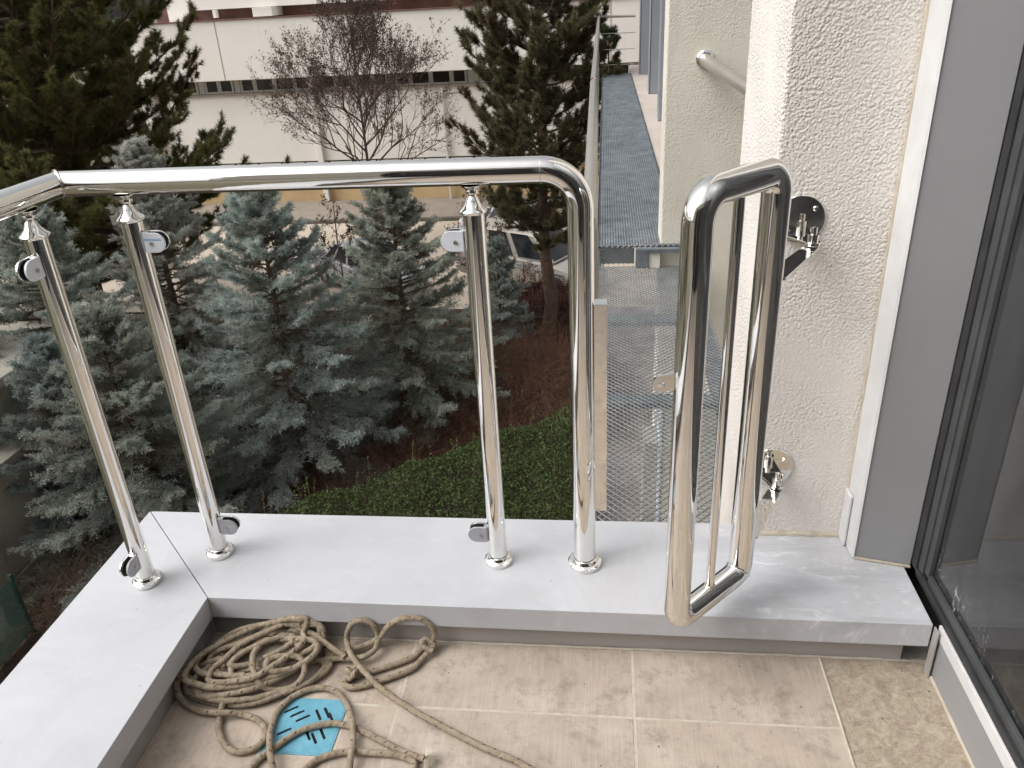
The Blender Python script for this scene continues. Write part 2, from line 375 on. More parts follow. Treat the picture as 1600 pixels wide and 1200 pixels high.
def np_mesh(name, verts, faces_n, k, mat, parent=None, tint=None, smooth=False):
    """verts (N,3) array; faces: (F,k) array of indices"""
    me = bpy.data.meshes.new(name)
    F = faces_n.astype(np.int32); nv = len(verts)
    me.vertices.add(nv); me.vertices.foreach_set('co', verts.astype(np.float32).ravel())
    me.loops.add(F.size); me.loops.foreach_set('vertex_index', F.ravel())
    me.polygons.add(len(F)); me.polygons.foreach_set('loop_start', np.arange(0, F.size, k, dtype=np.int32))
    if smooth: me.polygons.foreach_set('use_smooth', np.ones(len(F), dtype=bool))
    if tint is not None:
        ca = me.color_attributes.new('tint', 'FLOAT_COLOR', 'POINT')
        ca.data.foreach_set('color', np.concatenate([tint, np.ones((len(tint), 1))], 1).astype(np.float32).ravel())
    me.update(calc_edges=True); me.validate()
    return mesh_obj(name, me, mat, parent)
def copy_tree(o, parent=None):
    c = o.copy(); COL.objects.link(c)
    if parent is not None: c.parent = parent
    for ch in list(o.children): copy_tree(ch, c)
    return c
ROPE = {"tail":[
[-0.12,1.009,-0.119],[-0.178,1.04,-0.119],[-0.228,1.059,-0.119],[-0.28,1.083,-0.119],[-0.362,1.124,-0.119],[-0.426,1.16,-0.119],[-0.482,1.195,-0.115],[-0.507,1.212,-0.106],[-0.538,1.24,-0.104],[-0.567,1.271,-0.099],[-0.591,1.318,-0.102],[-0.576,1.322,-0.061],[-0.548,1.322,-0.045],[-0.523,1.322,-0.058],[-0.516,1.322,-0.094],[-0.519,1.295,-0.106],[-0.537,1.272,-0.106],[-0.568,1.271,-0.112],[-0.606,1.268,-0.112],[-0.655,1.249,-0.106]],"white_end":[
[-0.813,1.281,-0.099],[-0.792,1.316,-0.092],[-0.772,1.322,-0.07],[-0.741,1.322,-0.061],[-0.709,1.322,-0.073],[-0.66,1.309,-0.085],[-0.619,1.284,-0.092],[-0.58,1.269,-0.106]],"upper_loop":[
[-0.633,1.246,-0.112],[-0.611,1.282,-0.112],[-0.57,1.299,-0.112],[-0.541,1.316,-0.112],[-0.512,1.322,-0.094],[-0.488,1.322,-0.06],[-0.454,1.322,-0.037],[-0.415,1.322,-0.033],[-0.389,1.322,-0.055],[-0.383,1.322,-0.083],[-0.394,1.322,-0.106],[-0.411,1.313,-0.116],[-0.429,1.289,-0.119],[-0.462,1.268,-0.119],[-0.511,1.244,-0.119],[-0.551,1.229,-0.119],[-0.565,1.215,-0.119],[-0.563,1.202,-0.119],[-0.546,1.195,-0.119],[-0.517,1.203,-0.119],[-0.464,1.229,-0.119],[-0.426,1.254,-0.119],[-0.41,1.281,-0.118],[-0.393,1.306,-0.112],[-0.386,1.318,-0.106],[-0.405,1.322,-0.096],[-0.412,1.31,-0.103],[-0.386,1.303,-0.112]],"bottom_wrap":[
[-0.688,1.243,-0.112],[-0.762,1.232,-0.112],[-0.825,1.221,-0.112],[-0.876,1.198,-0.112],[-0.921,1.203,-0.099],[-0.921,1.168,-0.084],[-0.921,1.152,-0.102],[-0.899,1.133,-0.119],[-0.854,1.113,-0.119],[-0.793,1.103,-0.108],[-0.762,1.111,-0.119],[-0.723,1.1,-0.119],[-0.694,1.075,-0.119],[-0.688,1.047,-0.119],[-0.705,1.027,-0.119],[-0.734,1.021,-0.119],[-0.765,1.036,-0.119],[-0.791,1.068,-0.119],[-0.805,1.106,-0.118],[-0.807,1.139,-0.102],[-0.81,1.176,-0.092],[-0.817,1.203,-0.082],[-0.842,1.223,-0.082],[-0.878,1.223,-0.092],[-0.907,1.217,-0.106],[-0.914,1.195,-0.112],[-0.885,1.18,-0.112]],"inner_hook":[
[-0.757,1.288,-0.092],[-0.769,1.256,-0.072],[-0.771,1.227,-0.065],[-0.766,1.21,-0.065],[-0.755,1.186,-0.072],[-0.738,1.167,-0.085],[-0.719,1.168,-0.106],[-0.69,1.174,-0.112],[-0.663,1.187,-0.106],[-0.653,1.212,-0.092],[-0.667,1.232,-0.078],[-0.687,1.232,-0.072],[-0.721,1.222,-0.068],[-0.733,1.208,-0.068],[-0.727,1.191,-0.072],[-0.706,1.192,-0.078],[-0.671,1.211,-0.085]],"drain_arc":[
[-0.632,0.968,-0.119],[-0.65,1.001,-0.108],[-0.665,1.031,-0.106],[-0.683,1.081,-0.119],[-0.684,1.13,-0.119],[-0.662,1.168,-0.119],[-0.621,1.19,-0.119],[-0.58,1.184,-0.119],[-0.542,1.148,-0.119],[-0.512,1.093,-0.107],[-0.502,1.061,-0.116],[-0.493,1.019,-0.106],[-0.491,0.993,-0.119]],"low_arc":[
[-0.694,0.963,-0.119],[-0.687,0.993,-0.119],[-0.674,1.016,-0.119],[-0.661,1.033,-0.119],[-0.627,1.072,-0.119],[-0.588,1.093,-0.119],[-0.544,1.1,-0.119],[-0.501,1.091,-0.119],[-0.449,1.067,-0.119],[-0.405,1.047,-0.119],[-0.37,1.034,-0.119],[-0.349,1.028,-0.117]],"low_arc_b":[
[-0.59,0.97,-0.119],[-0.577,0.995,-0.119],[-0.56,1.015,-0.119],[-0.528,1.031,-0.119],[-0.485,1.036,-0.118],[-0.426,1.036,-0.119],[-0.389,1.03,-0.119],[-0.369,1.019,-0.119],[-0.368,1.001,-0.119]],"coil":[
[-0.637,1.321,-0.119],[-0.619,1.264,-0.115],[-0.638,1.205,-0.113],[-0.692,1.164,-0.113],[-0.754,1.135,-0.116],[-0.83,1.136,-0.119],[-0.885,1.149,-0.119],[-0.921,1.175,-0.114],[-0.921,1.217,-0.111],[-0.909,1.273,-0.112],[-0.848,1.297,-0.109],[-0.773,1.321,-0.108],[-0.696,1.322,-0.106],[-0.65,1.316,-0.114],[-0.625,1.278,-0.117],[-0.613,1.242,-0.117],[-0.649,1.197,-0.114],[-0.698,1.166,-0.11],[-0.756,1.139,-0.106],[-0.821,1.131,-0.104],[-0.883,1.146,-0.105],[-0.912,1.172,-0.108],[-0.919,1.208,-0.111],[-0.907,1.254,-0.113],[-0.865,1.296,-0.111],[-0.803,1.319,-0.108],[-0.728,1.322,-0.085],[-0.685,1.322,-0.088],[-0.672,1.305,-0.1],[-0.671,1.286,-0.102],[-0.689,1.242,-0.106],[-0.729,1.203,-0.108],[-0.774,1.173,-0.108],[-0.819,1.157,-0.105],[-0.848,1.14,-0.101],[-0.874,1.151,-0.097],[-0.892,1.175,-0.095],[-0.874,1.218,-0.097],[-0.854,1.275,-0.1],[-0.814,1.321,-0.103],[-0.743,1.322,-0.069],[-0.704,1.322,-0.068],[-0.652,1.322,-0.066],[-0.642,1.306,-0.094],[-0.653,1.241,-0.091],[-0.693,1.196,-0.092],[-0.747,1.159,-0.094],[-0.804,1.142,-0.098],[-0.857,1.135,-0.1],[-0.894,1.168,-0.099],[-0.918,1.203,-0.096],[-0.894,1.254,-0.092],[-0.858,1.312,-0.088],[-0.777,1.322,-0.067],[-0.705,1.322,-0.049],[-0.654,1.322,-0.068],[-0.655,1.304,-0.095],[-0.655,1.272,-0.096],[-0.679,1.238,-0.093],[-0.724,1.211,-0.089],[-0.768,1.183,-0.085],[-0.822,1.181,-0.083],[-0.872,1.182,-0.083],[-0.902,1.204,-0.086],[-0.901,1.235,-0.089],[-0.879,1.259,-0.091],[-0.835,1.279,-0.09],[-0.79,1.308,-0.087],[-0.727,1.304,-0.083],[-0.687,1.29,-0.079],[-0.65,1.281,-0.078],[-0.64,1.249,-0.08],[-0.671,1.213,-0.084],[-0.716,1.184,-0.086],[-0.773,1.159,-0.087],[-0.826,1.147,-0.084],[-0.87,1.149,-0.08],[-0.902,1.16,-0.076],[-0.905,1.196,-0.074],[-0.891,1.234,-0.075],[-0.852,1.282,-0.078],[-0.804,1.322,-0.078],[-0.733,1.322,-0.052],[-0.679,1.322,-0.048],[-0.688,1.308,-0.078],[-0.674,1.281,-0.073],[-0.687,1.24,-0.07],[-0.711,1.206,-0.07],[-0.745,1.17,-0.072],[-0.787,1.158,-0.075],[-0.815,1.155,-0.078],[-0.846,1.159,-0.078],[-0.851,1.186,-0.075],[-0.834,1.213,-0.071],[-0.811,1.256,-0.067],[-0.771,1.29,-0.065],[-0.735,1.321,-0.066],[-0.694,1.322,-0.062]],"inner_coil":[
[-0.783,1.198,-0.097],[-0.821,1.195,-0.099],[-0.849,1.203,-0.102],[-0.861,1.22,-0.106],[-0.856,1.246,-0.108],[-0.834,1.276,-0.109],[-0.798,1.305,-0.108],[-0.754,1.322,-0.101],[-0.709,1.322,-0.089],[-0.682,1.322,-0.092],[-0.67,1.304,-0.091],[-0.674,1.273,-0.089],[-0.695,1.24,-0.089],[-0.73,1.212,-0.091],[-0.776,1.211,-0.094],[-0.81,1.205,-0.098],[-0.836,1.211,-0.101],[-0.849,1.225,-0.102],[-0.845,1.245,-0.1],[-0.824,1.265,-0.097],[-0.79,1.28,-0.093],[-0.75,1.287,-0.088],[-0.714,1.285,-0.084],[-0.689,1.275,-0.082],[-0.681,1.26,-0.081],[-0.692,1.245,-0.083],[-0.719,1.232,-0.086],[-0.757,1.225,-0.09],[-0.804,1.214,-0.093],[-0.848,1.218,-0.094],[-0.877,1.228,-0.093],[-0.883,1.241,-0.09],[-0.865,1.255,-0.086],[-0.827,1.268,-0.081],[-0.777,1.278,-0.077],[-0.724,1.284,-0.074],[-0.68,1.285,-0.074],[-0.653,1.282,-0.075],[-0.647,1.272,-0.078],[-0.661,1.258,-0.082],[-0.693,1.239,-0.085],[-0.734,1.219,-0.086],[-0.771,1.218,-0.086],[-0.796,1.208,-0.083],[-0.812,1.203,-0.078],[-0.816,1.206,-0.074],[-0.809,1.217,-0.069],[-0.793,1.235,-0.067],[-0.77,1.256,-0.066],[-0.745,1.275,-0.068],[-0.722,1.289,-0.071],[-0.707,1.293,-0.074],[-0.702,1.286,-0.077],[-0.709,1.269,-0.079],[-0.726,1.247,-0.078],[-0.75,1.224,-0.075]]}
# =================================================================== LARGE STRUCTURE
G = -6.8
def sheet(name, x0, y0, x1, y1, z, mat, n=1, amp=0):
    bm = bmesh.new()
    bmesh.ops.create_grid(bm, x_segments=n, y_segments=n, size=.5)
    for v in bm.verts:
        v.co.x = x0+(v.co.x+.5)*(x1-x0); v.co.y = y0+(v.co.y+.5)*(y1-y0); v.co.z = z
        if amp: v.co.z += amp*noise.noise(Vector((v.co.x*.6, v.co.y*.6, 0)))
    return tag(obj(name, bm, mat), kind='structure')
sheet('ground', -900, -900, 900, 900, G-.06, M['lawn'])
sheet('garden_soil', -8.6, 1.5, -.2, 20.6, G, M['soil'], 60, .05)
sheet('paved_yard', -60, 20.7, 40, 30.4, G+.0, M['yard'])
sheet('side_paving', -.2, 1.5, 12, 20.7, G+.02, M['paving'])
sheet('left_lane', -40, -10, -9.2, 20.6, G-.02, M['lawn'])
pv = tag(boxo('pavement', (-60, 30.4, G-.05), (40, 36, G+.14), M['kerb']), kind='structure')
kb = boxo('kerb', (-60, 30.26, G-.04), (40, 30.396, G+.12), M['kerb_dark'], pv)

# ---- own building below and beside the balcony
own = thing('own_building', 'cream stuccoed building mass below the balcony', 'building')
boxo('lower_wall', (-1.19, -8, G-.05), (2.6, 1.60, -.16), M['stucco_beige'], own)
# ---- balcony floor
floor = tag(boxo('balcony_floor', (-.93, -3, -.158), (.70, 1.352, -.1287), M['grout']), kind='structure')
tile_me = {}
def tile(x0, y0, x1, y1, mat, name='tile'):
    g = .0022
    key = (round(x1-x0, 3), round(y1-y0, 3), mat.name)
    if key not in tile_me:
        bm = bmesh.new(); w, d = (x1-x0)/2-g, (y1-y0)/2-g; b = .0012
        lo = [(-w, -d), (w, -d), (w, d), (-w, d)]
        box(bm, -w, -d, -.007, w, d, 0)
        bmesh.ops.bevel(bm, geom=[e for e in bm.edges if all(v.co.z > -.001 for v in e.verts)], offset=b, segments=1, affect='EDGES')
        me = bpy.data.meshes.new(name); bmesh.ops.recalc_face_normals(bm, faces=bm.faces); bm.to_mesh(me); bm.free(); me.materials.append(mat)
        tile_me[key] = me
    o = bpy.data.objects.new(name, tile_me[key]); COL.objects.link(o)
    o.location = ((x0+x1)/2, (y0+y1)/2, -.128 + random.uniform(-.0004, .0004)); o.parent = floor
    o.rotation_euler = (random.uniform(-.001, .001), random.uniform(-.001, .001), 0)
xs = [-.93, -.435, .061, .471]
ysx = [1.348, 1.160, .83, .50, .17, -.16, -.49, -.82, -1.15, -1.48]
for i in range(3):
    for j in range(len(ysx)-1):
        x0, x1, y1, y0 = xs[i], xs[i+1], ysx[j], ysx[j+1]
        if j == 0 and i == 0:
            tile(x0, y0, x1, y1, M['tile']); continue
        if i == 0 and j == 1:          # cut round the floor drain
            tile(x0, y0, -.692, y1, M['tile']); tile(-.541, y0, x1, y1, M['tile']); tile(-.692, y0, -.541, 1.028, M['tile']); continue
        tile(x0, y0, x1, y1, M['tile'])
for y1, y0 in ((1.348, .75), (.75, .15), (.15, -.45), (-.45, -1.05)): tile(.471, y0, .688, y1, M['marble'], 'marble_slab')
bm = bmesh.new()      # irregular mortar smear beside the marble
pts = []
for k in range(40):
    y = 1.345-k*.03; pts.append((.4695+.003*noise.noise(Vector((0, y*14, 3))), y, -.1268))
tube(bm, pts, [.0028+.0012*noise.noise(Vector((k*.7, 1, 1))) for k in range(40)], 6); obj('mortar_bead', bm, M['grout'], floor, True)
bm = bmesh.new(); pts = [(-.9+k*.03, 1.3475+.0015*noise.noise(Vector((k*.5, 0, 0))), -.127) for k in range(51)]
tube(bm, pts, [.003+.0016*noise.noise(Vector((k*.9, 5, 1))) for k in range(51)], 6); obj('mortar_bead', bm, M['grout'], floor, True)

# ---- drain
dr = thing('floor_drain', 'square floor drain cover sprayed bright blue, under the rope', 'drain', (-.6165, 1.098, -.128), 0)
bm = bmesh.new(); hx, hy = .069, .0655
slots = []
for cx, cy, ang in ((-.028, .028, 35), (-.012, .017, 35), (-.045, .038, 35), (.018, .028, -55), (.035, .034, -55), (.048, .022, -55), (-.04, -.018, 35), (-.024, -.032, 35), (.012, -.022, -55), (.028, -.030, -55), (.042, -.018, -55)):
    slots.append((cx, cy, ang))
# perforated plate: grid with slot holes made by boolean-free approach: constrained triangulation
outer = [(-hx, -hy), (hx, -hy), (hx, hy), (-hx, hy)]
from mathutils.geometry import delaunay_2d_cdt
vs = [Vector(p) for p in outer]; fs = [list(range(4))]; slot_polys = []
for cx, cy, ang in slots:
    a = R(ang); ux, uy = math.cos(a), math.sin(a); L, w = .0130, .0030; base = len(vs); poly = []
    for s in range(8):
        th = s/7*math.pi; poly.append((L+w*math.sin(th), w*math.cos(th)))
    for s in range(8):
        th = math.pi+s/7*math.pi; poly.append((-L+w*math.sin(th), w*math.cos(th)))
    pp = [Vector((cx+u*ux-v*uy, cy+u*uy+v*ux)) for u, v in poly]; slot_polys.append(pp)
    vs += pp; fs.append(list(range(base, base+16)))
ov, oe, of, _, _, oof = delaunay_2d_cdt(vs, [], fs, 0, 1e-6)
bmv = [bm.verts.new((p.x, p.y, .002)) for p in ov]
def in_poly(p, poly):
    r = False; j = len(poly)-1
    for i in range(len(poly)):
        a, b = poly[i], poly[j]
        if (a.y > p.y) != (b.y > p.y) and p.x < (b.x-a.x)*(p.y-a.y)/(b.y-a.y)+a.x: r = not r
        j = i
    return r
for f in of:
    cen = (ov[f[0]]+ov[f[1]]+ov[f[2]])/3
    if any(in_poly(cen, sp_) for sp_ in slot_polys): continue
    bm.faces.new([bmv[i] for i in f])
pl = obj('perforated_plate', bm, M['blue'], dr); sm = pl.modifiers.new('thick', 'SOLIDIFY'); sm.thickness = .0025; sm.offset = -1
boxo('slot_shade', (-hx, -hy, -.0068), (hx, hy, -.00055), M['hole'], dr)  # dark sheet close under the slots paints the shade of the hole
bm = bmesh.new()
for s in ((-hx-.004, -hy-.004, hx+.004, -hy), (-hx-.004, hy, hx+.004, hy+.004), (-hx-.004, -hy, -hx, hy), (hx, -hy, hx+.004, hy)): box(bm, s[0], s[1], -.006, s[2], s[3], .0016)
obj('drain_rim', bm, M['blue'], dr, bevel=.0006)

# ---- parapet with metal capping
par = thing('parapet', 'low parapet with pale grey metal capping round the balcony corner', 'parapet')
bm = bmesh.new()
prism(bm, [(-.9088, 1.3290), (.676, 1.3215), (.6765, 1.5045), (.578, 1.528), (.568, 1.617), (.332, 1.6185), (.332, 1.655), (-1.2268, 1.655)], -.060, 0)
obj('front_capping', bm, M['capping'], par, bevel=.0012)
bm = bmesh.new(); prism(bm, [(-.9112, 1.3290), (-1.2300, 1.6555), (-1.2300, -3), (-.9112, -3)], -.060, -.0004); obj('side_capping', bm, M['capping'], par, bevel=.0012)
boxo('front_upstand', (-.93, 1.351, -.16), (.640, 1.53, -.058), M['upstand'], par)
boxo('side_upstand', (-1.1, -3, -.16), (-.931, 1.351, -.058), M['upstand'], par)
boxo('outer_upstand', (-1.19, 1.601, -.6), (.33, 1.635, -.058), M['stucco_beige'], par)
bm = bmesh.new(); tube(bm, [(-.9100, 1.3295, -.002), (-.9100, 1.3295, -.058)], .0012, 6); obj('corner_seam', bm, M['seal'], par, True)

# ---- stuccoed column, beige wall
colm = thing('stucco_column', 'rough white stuccoed column standing behind the small gate', 'column', (.46, 1.85, 0))
def rel(o, p): o.location = Vector(o.location)-Vector(p); return o
bm = bmesh.new(); box(bm, .334, 1.6195, G, .9, 2.06, 5.2)
o = obj('column_shaft', bm, M['stucco'], colm, bevel=.006); o.matrix_parent_inverse = Matrix.Translation((-.46, -1.85, 0))
bm = bmesh.new()
pts = [(.336+k*.0065, 1.616+.0015*noise.noise(Vector((k*.6, 0, 0))), .001+.002*noise.noise(Vector((k*.4, 3, 0)))) for k in range(37)]
tube(bm, pts, [.007+.004*noise.noise(Vector((k*.35, 7, 0))) for k in range(37)], 8)
o = obj('sealant_bead', bm, M['seal'], colm, True); o.matrix_parent_inverse = Matrix.Translation((-.46, -1.85, 0))
bm = bmesh.new()
pts = [(.5685+.002*noise.noise(Vector((k*.3, 0, 9))), 1.6165, .0+k*.05) for k in range(60)]
tube(bm, pts, [.0055+.003*noise.noise(Vector((k*.5, 7, 4))) for k in range(60)], 8)
o = obj('sealant_bead', bm, M['seal'], colm, True); o.matrix_parent_inverse = Matrix.Translation((-.46, -1.85, 0))

bw = thing('beige_wall', 'smooth beige stuccoed wall with a short handrail stub', 'wall', (1.5, 5.9, G))
bm = bmesh.new(); box(bm, .402, 5.70, G, 3.2, 6.0, 5.5); o = obj('wall_face', bm, M['stucco_beige'], bw, bevel=.01); o.matrix_parent_inverse = Matrix.Translation((-1.5, -5.9, -G))
st_ = thing('handrail_stub', 'satin steel handrail end with round flange fixed to beige wall', 'handrail', (.648, 5.70, .748))
bm = bmesh.new(); tube(bm, [(0, 0, 0), (.0, -.03, -.004), (.235, -1.6, -.14)], [.040]*3, 24); obj('rail', bm, M['brushed'], st_, True)
bm = bmesh.new(); lathe(bm, [(.058, 0), (.060, .006), (.056, .018), (.046, .024), (.041, .026)], 28, Matrix.Rotation(R(90), 4, 'X')); obj('wall_flange', bm, M['steel'], st_, True)

# ---- window wall on the right
ww = thing('window_wall', 'grey framed glazed wall on the right, glass smeared with white paint', 'window')
bm = bmesh.new(); prism(bm, [(.5745, 1.534), (.690, 1.506), (.690, 1.60), (.5745, 1.60)], .002, 3.6); obj('frame', bm, M['frame_grey'], ww, bevel=.0015)
bm = bmesh.new(); prism(bm, [(.5690, 1.535), (.5740, 1.530), (.5740, 1.6185), (.5665, 1.6185)], .002, 3.6); obj('jamb_trim', bm, M['frame_white'], ww, bevel=.001)
bm = bmesh.new(); box(bm, .560, 1.575, .0015, .5662, 1.6185, .14); obj('jamb_patch', bm, M['frame_white'], ww, bevel=.002)
bm = bmesh.new(); prism(bm, [(.572, 1.5270), (.689, 1.4995), (.689, 1.5055), (.574, 1.5335)], .0005, .0055); obj('sealant_bead', bm, M['seal'], ww, bevel=.001)
for (a, b, nm) in (((.690, 1.478, .012), (.7015, 1.5045, 3.6), 'gasket'), ((.6935, 1.452, .022), (.7045, 1.4775, 3.6), 'glazing_bead')): boxo(nm, a, b, M['gasket'] if nm == 'gasket' else M['bead'], ww, .0015)
boxo('glazing_bead', (.697, 1.430, .030), (.7075, 1.4515, 3.6), M['bead'], ww, .0015)
boxo('bottom_gasket', (.690, -3, .004), (.7015, 1.477, .0215), M['gasket'], ww, .0015)
boxo('bottom_bead', (.697, -3, .0217), (.7065, 1.429, .040), M['bead'], ww, .0015)
gp = boxo('glass_pane', (.7085, -3, .030), (.7145, 1.475, 3.6), M['glass'], ww)
boxo('white_strip', (.686, -3, -.0265), (.6935, 1.318, .0035), M['frame_white'], ww, .001)
boxo('base_panel', (.688, -3, -.135), (.700, 1.318, -.027), M['frame_grey'], ww, .001)
boxo('end_plate', (.6785, 1.300, -.128), (.6815, 1.3205, -.004), M['upstand'], ww)
bm = bmesh.new(); tube(bm, [(.6865+.0012*noise.noise(Vector((k*.5, 2, 2))), 1.30-k*.04, -.1255) for k in range(60)], [.004+.0015*noise.noise(Vector((k*.8, 1, 2))) for k in range(60)], 6); obj('sealant_bead', bm, M['seal'], ww, True)
# dim room behind the glass
room = thing('inner_room', 'dim room seen faintly through the smeared window glass', 'room')
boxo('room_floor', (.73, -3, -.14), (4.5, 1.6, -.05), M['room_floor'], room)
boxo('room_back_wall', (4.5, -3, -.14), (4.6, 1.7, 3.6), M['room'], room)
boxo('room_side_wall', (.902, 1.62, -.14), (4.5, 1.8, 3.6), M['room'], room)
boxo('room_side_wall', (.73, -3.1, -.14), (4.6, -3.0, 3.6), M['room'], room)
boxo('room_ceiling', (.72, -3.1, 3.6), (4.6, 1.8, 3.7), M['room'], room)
# unseen facade added behind the balcony, its dark door shaped for the steel reflections
rf = thing('rear_facade', 'unseen cream facade with dark glazed door added for the steel reflections', 'wall')
boxo('wall_face', (-2.4, -1.9, -.2), (-1.30, -1.6, 3.2), M['stucco_beige'], rf)
boxo('door_glass', (-1.30, -1.75, -.12), (.685, -1.7, 2.45), M['win_glass'], rf)
boxo('door_head', (-1.30, -1.9, 2.45), (.685, -1.6, 3.2), M['stucco_beige'], rf)
boxo('door_post', (-.36, -1.695, -.12), (-.28, -1.62, 2.45), M['frame_grey'], rf)

# ---- steel walkway
wk = thing('metal_walkway', 'galvanised steel walkway of expanded mesh running along the building', 'walkway')
def expanded(name, x0, x1, y0, y1, z, cw, cl, mat, parent, sw=.0035, sh=.006, tilt=.6, vertical=False, thick=True):
    nx = int(round((x1-x0)/cw)); ny = int(round((y1-y0)/cl)); V = []; F = []
    hw = cw/2; hl = cl/2
    for j in range(ny*2):
        ya = y0+j*hl; yb = ya+hl
        for i in range(nx*2+1):
            # zigzag strands: nodes at (i*hw) with parity
            pass
    segs = []
    for j in range(ny*2):
        for i in range(nx*2):
            xa = x0+i*hw; xb = xa+hw; ya = y0+j*hl; yb = ya+hl
            if (i+j) % 2 == 0: segs.append((xa, ya, xb, yb))
            else: segs.append((xa, yb, xb, ya))
    S = np.array(segs); n = len(S)
    dx = S[:, 2]-S[:, 0]; dy = S[:, 3]-S[:, 1]; L = np.hypot(dx, dy)
    px = -dy/L; py = dx/L
    a = sw/2; V = []
    # cross-section: slanted flat strand (quad box, 4 long faces)
    offs = [(-a, -sh/2, 0), (a, -sh/2, 0), (a, sh/2, 0), (-a, sh/2, 0)]
    vv = np.zeros((n, 8, 3))
    for e, (cx, cy) in enumerate(((S[:, 0], S[:, 1]), (S[:, 2], S[:, 3]))):
        for q, (ou, oz, _) in enumerate(offs):
            vv[:, e*4+q, 0] = cx+px*ou; vv[:, e*4+q, 1] = cy+np.abs(py)*ou + oz*tilt; vv[:, e*4+q, 2] = z+oz
    if vertical:
        vv = vv.copy(); tmp = vv[:, :, 2].copy()-z
        vert = vv[:, :, 1].copy(); vv[:, :, 2] = vert; vv[:, :, 1] = z+tmp   # plane at y=z
    base = (np.arange(n)*8)[:, None, None]
    q = np.array([[0, 1, 5, 4], [1, 2, 6, 5], [2, 3, 7, 6], [3, 0, 4, 7]])[None]
    F = (base+q).reshape(-1, 4)
    o = np_mesh(name, vv.reshape(-1, 3), F, 4, mat, parent); tag(o, kind='stuff'); return o
expanded('near_mesh_sheet', -.045, .635, 1.78, 5.66, -.65, .0365, .040, M['galv'], wk, .0036, .0042, .5)
expanded('far_mesh_sheet', -.055, .525, 5.66, 18.1, -.5, .040, .044, M['galv_dark'], wk, .0075, .014, .3)
o = expanded('riser_mesh', -.045, .215, -.63, -.51, 5.655, .036, .024, M['galv'], wk, .003, .004, 0, vertical=True)
# side drop of mesh along the right edge
o = expanded('side_mesh', 1.9, 5.64, -.86, -.66, .637, .040, .028, M['galv_dark'], wk, .0035, .005, 0, vertical=True)
me = o.data; co = np.zeros(len(me.vertices)*3); me.vertices.foreach_get('co', co); co = co.reshape(-1, 3)
co2 = np.stack([co[:, 1]+ (co[:, 2]+.66)*.25, co[:, 0], co[:, 2]], 1); me.vertices.foreach_set('co', co2.ravel().astype(np.float32)); me.update()
for nm, a, b in (('edge_angle', (-.052, 1.7, -.70), (-.047, 5.65, -.643)), ('cross_beam', (-.05, 4.63, -.70), (.64, 4.77, -.672)), ('cross_beam', (-.05, 3.55, -.70), (.64, 3.66, -.672)),
                 ('cross_beam', (-.05, 2.42, -.80), (.64, 2.50, -.70)), ('riser_beam', (.222, 5.60, -.535), (.53, 5.655, -.505)), ('riser_post', (.222, 5.60, -.64), (.31, 5.65, -.536)),
                 ('stringer', (-.055, 5.66, -.68), (-.03, 18.1, -.512)), ('stringer', (.50, 6.02, -.68), (.525, 18.1, -.512)), ('edge_strip', (-.062, 5.66, -.508), (-.056, 18.1, -.478)), ('edge_strip', (.526, 6.02, -.508), (.531, 18.1, -.478))):
    boxo(nm, a, b, M['galv_dark'], wk, .002)
for k in range(6): boxo('bracket_beam', (-.05, 6.4+k*2.2, -.66), (1.0, 6.5+k*2.2, -.515), M['galv_dark'], wk, .002)
boxo('riser_plate', (-.045, 5.70, -.64), (.215, 5.705, -.52), M['galv_dark'], wk)
boxo('white_block', (.315, 5.62, -.66), (.398, 5.72, -.54), M['facade'], wk, .002)
wr = thing('walkway_railing', 'satin steel tube railing along the outer edge of the walkway', 'railing', (-.075, 10, -.5))
def wrel(o): o.matrix_parent_inverse = Matrix.Translation((.075, -10, .5)); return o
bm = bmesh.new(); tube(bm, arc_path([(-.045, 2.35, .30), (-.045, 2.35, .60), (-.080, 6, .60), (-.135, 18.15, .62), (.62, 18.15, .60)], [.06, 0, .03], 6), .025, 18); wrel(obj('top_rail', bm, M['brushed'], wr, True))
bm = bmesh.new(); tube(bm, [(-.0802, 5.98, .60), (-.0806, 6.05, .60)], .0275, 18); wrel(obj('joint_sleeve', bm, M['steel'], wr, True))
for z in (.29, -.02, -.32):
    bm = bmesh.new(); tube(bm, [(-.075, 6.2, z), (-.135, 18.15, z), (.62, 18.15, z)], .008, 8); wrel(obj('rail_bar', bm, M['brushed'], wr, True))
for y, x in ((2.35, -.045), (6.3, -.078), (10.2, -.10), (14.2, -.12), (18.15, -.135)):
    bm = bmesh.new(); tube(bm, [(x, y, -.66), (x, y, .60)], .018, 14); wrel(obj('post', bm, M['brushed'], wr, True))
# ledge and grey fins
lg = thing('facade_ledge', 'pinkish rendered ledge between the walkway and grey fins', 'ledge')
boxo('ledge_slab', (.54, 6.01, -1.1), (2.2, 20, -.5), M['ledge'], lg, .006)
boxo('backing_wall', (1.6, 6.01, -.5), (2.2, 20, 4.5), M['win_glass'], lg)
for k, (y, x, lab) in enumerate(((11.45, .722, 'nearest of three grey metal facade fins beyond the beige wall'), (14.45, .735, 'middle of three grey metal facade fins beyond the beige wall'), (17.75, .700, 'farthest grey metal facade fin beside the end rail of the walkway'))):
    f_ = thing('facade_fin', lab, 'facade fin', (x, y, -.5), 0, 'grey facade fins beside the walkway')
    boxo('panel', (0, 0, .001), (.9, .32, 5), M['fin'], f_, .004)
    boxo('panel_joint', (.012, -.004, .001), (.020, -.0005, 5), M['gasket'], f_) if k else None
    boxo('foot_trim', (-.006, -.006, -.012+.0125), (.9, -.0005, .02), M['galv'], f_)
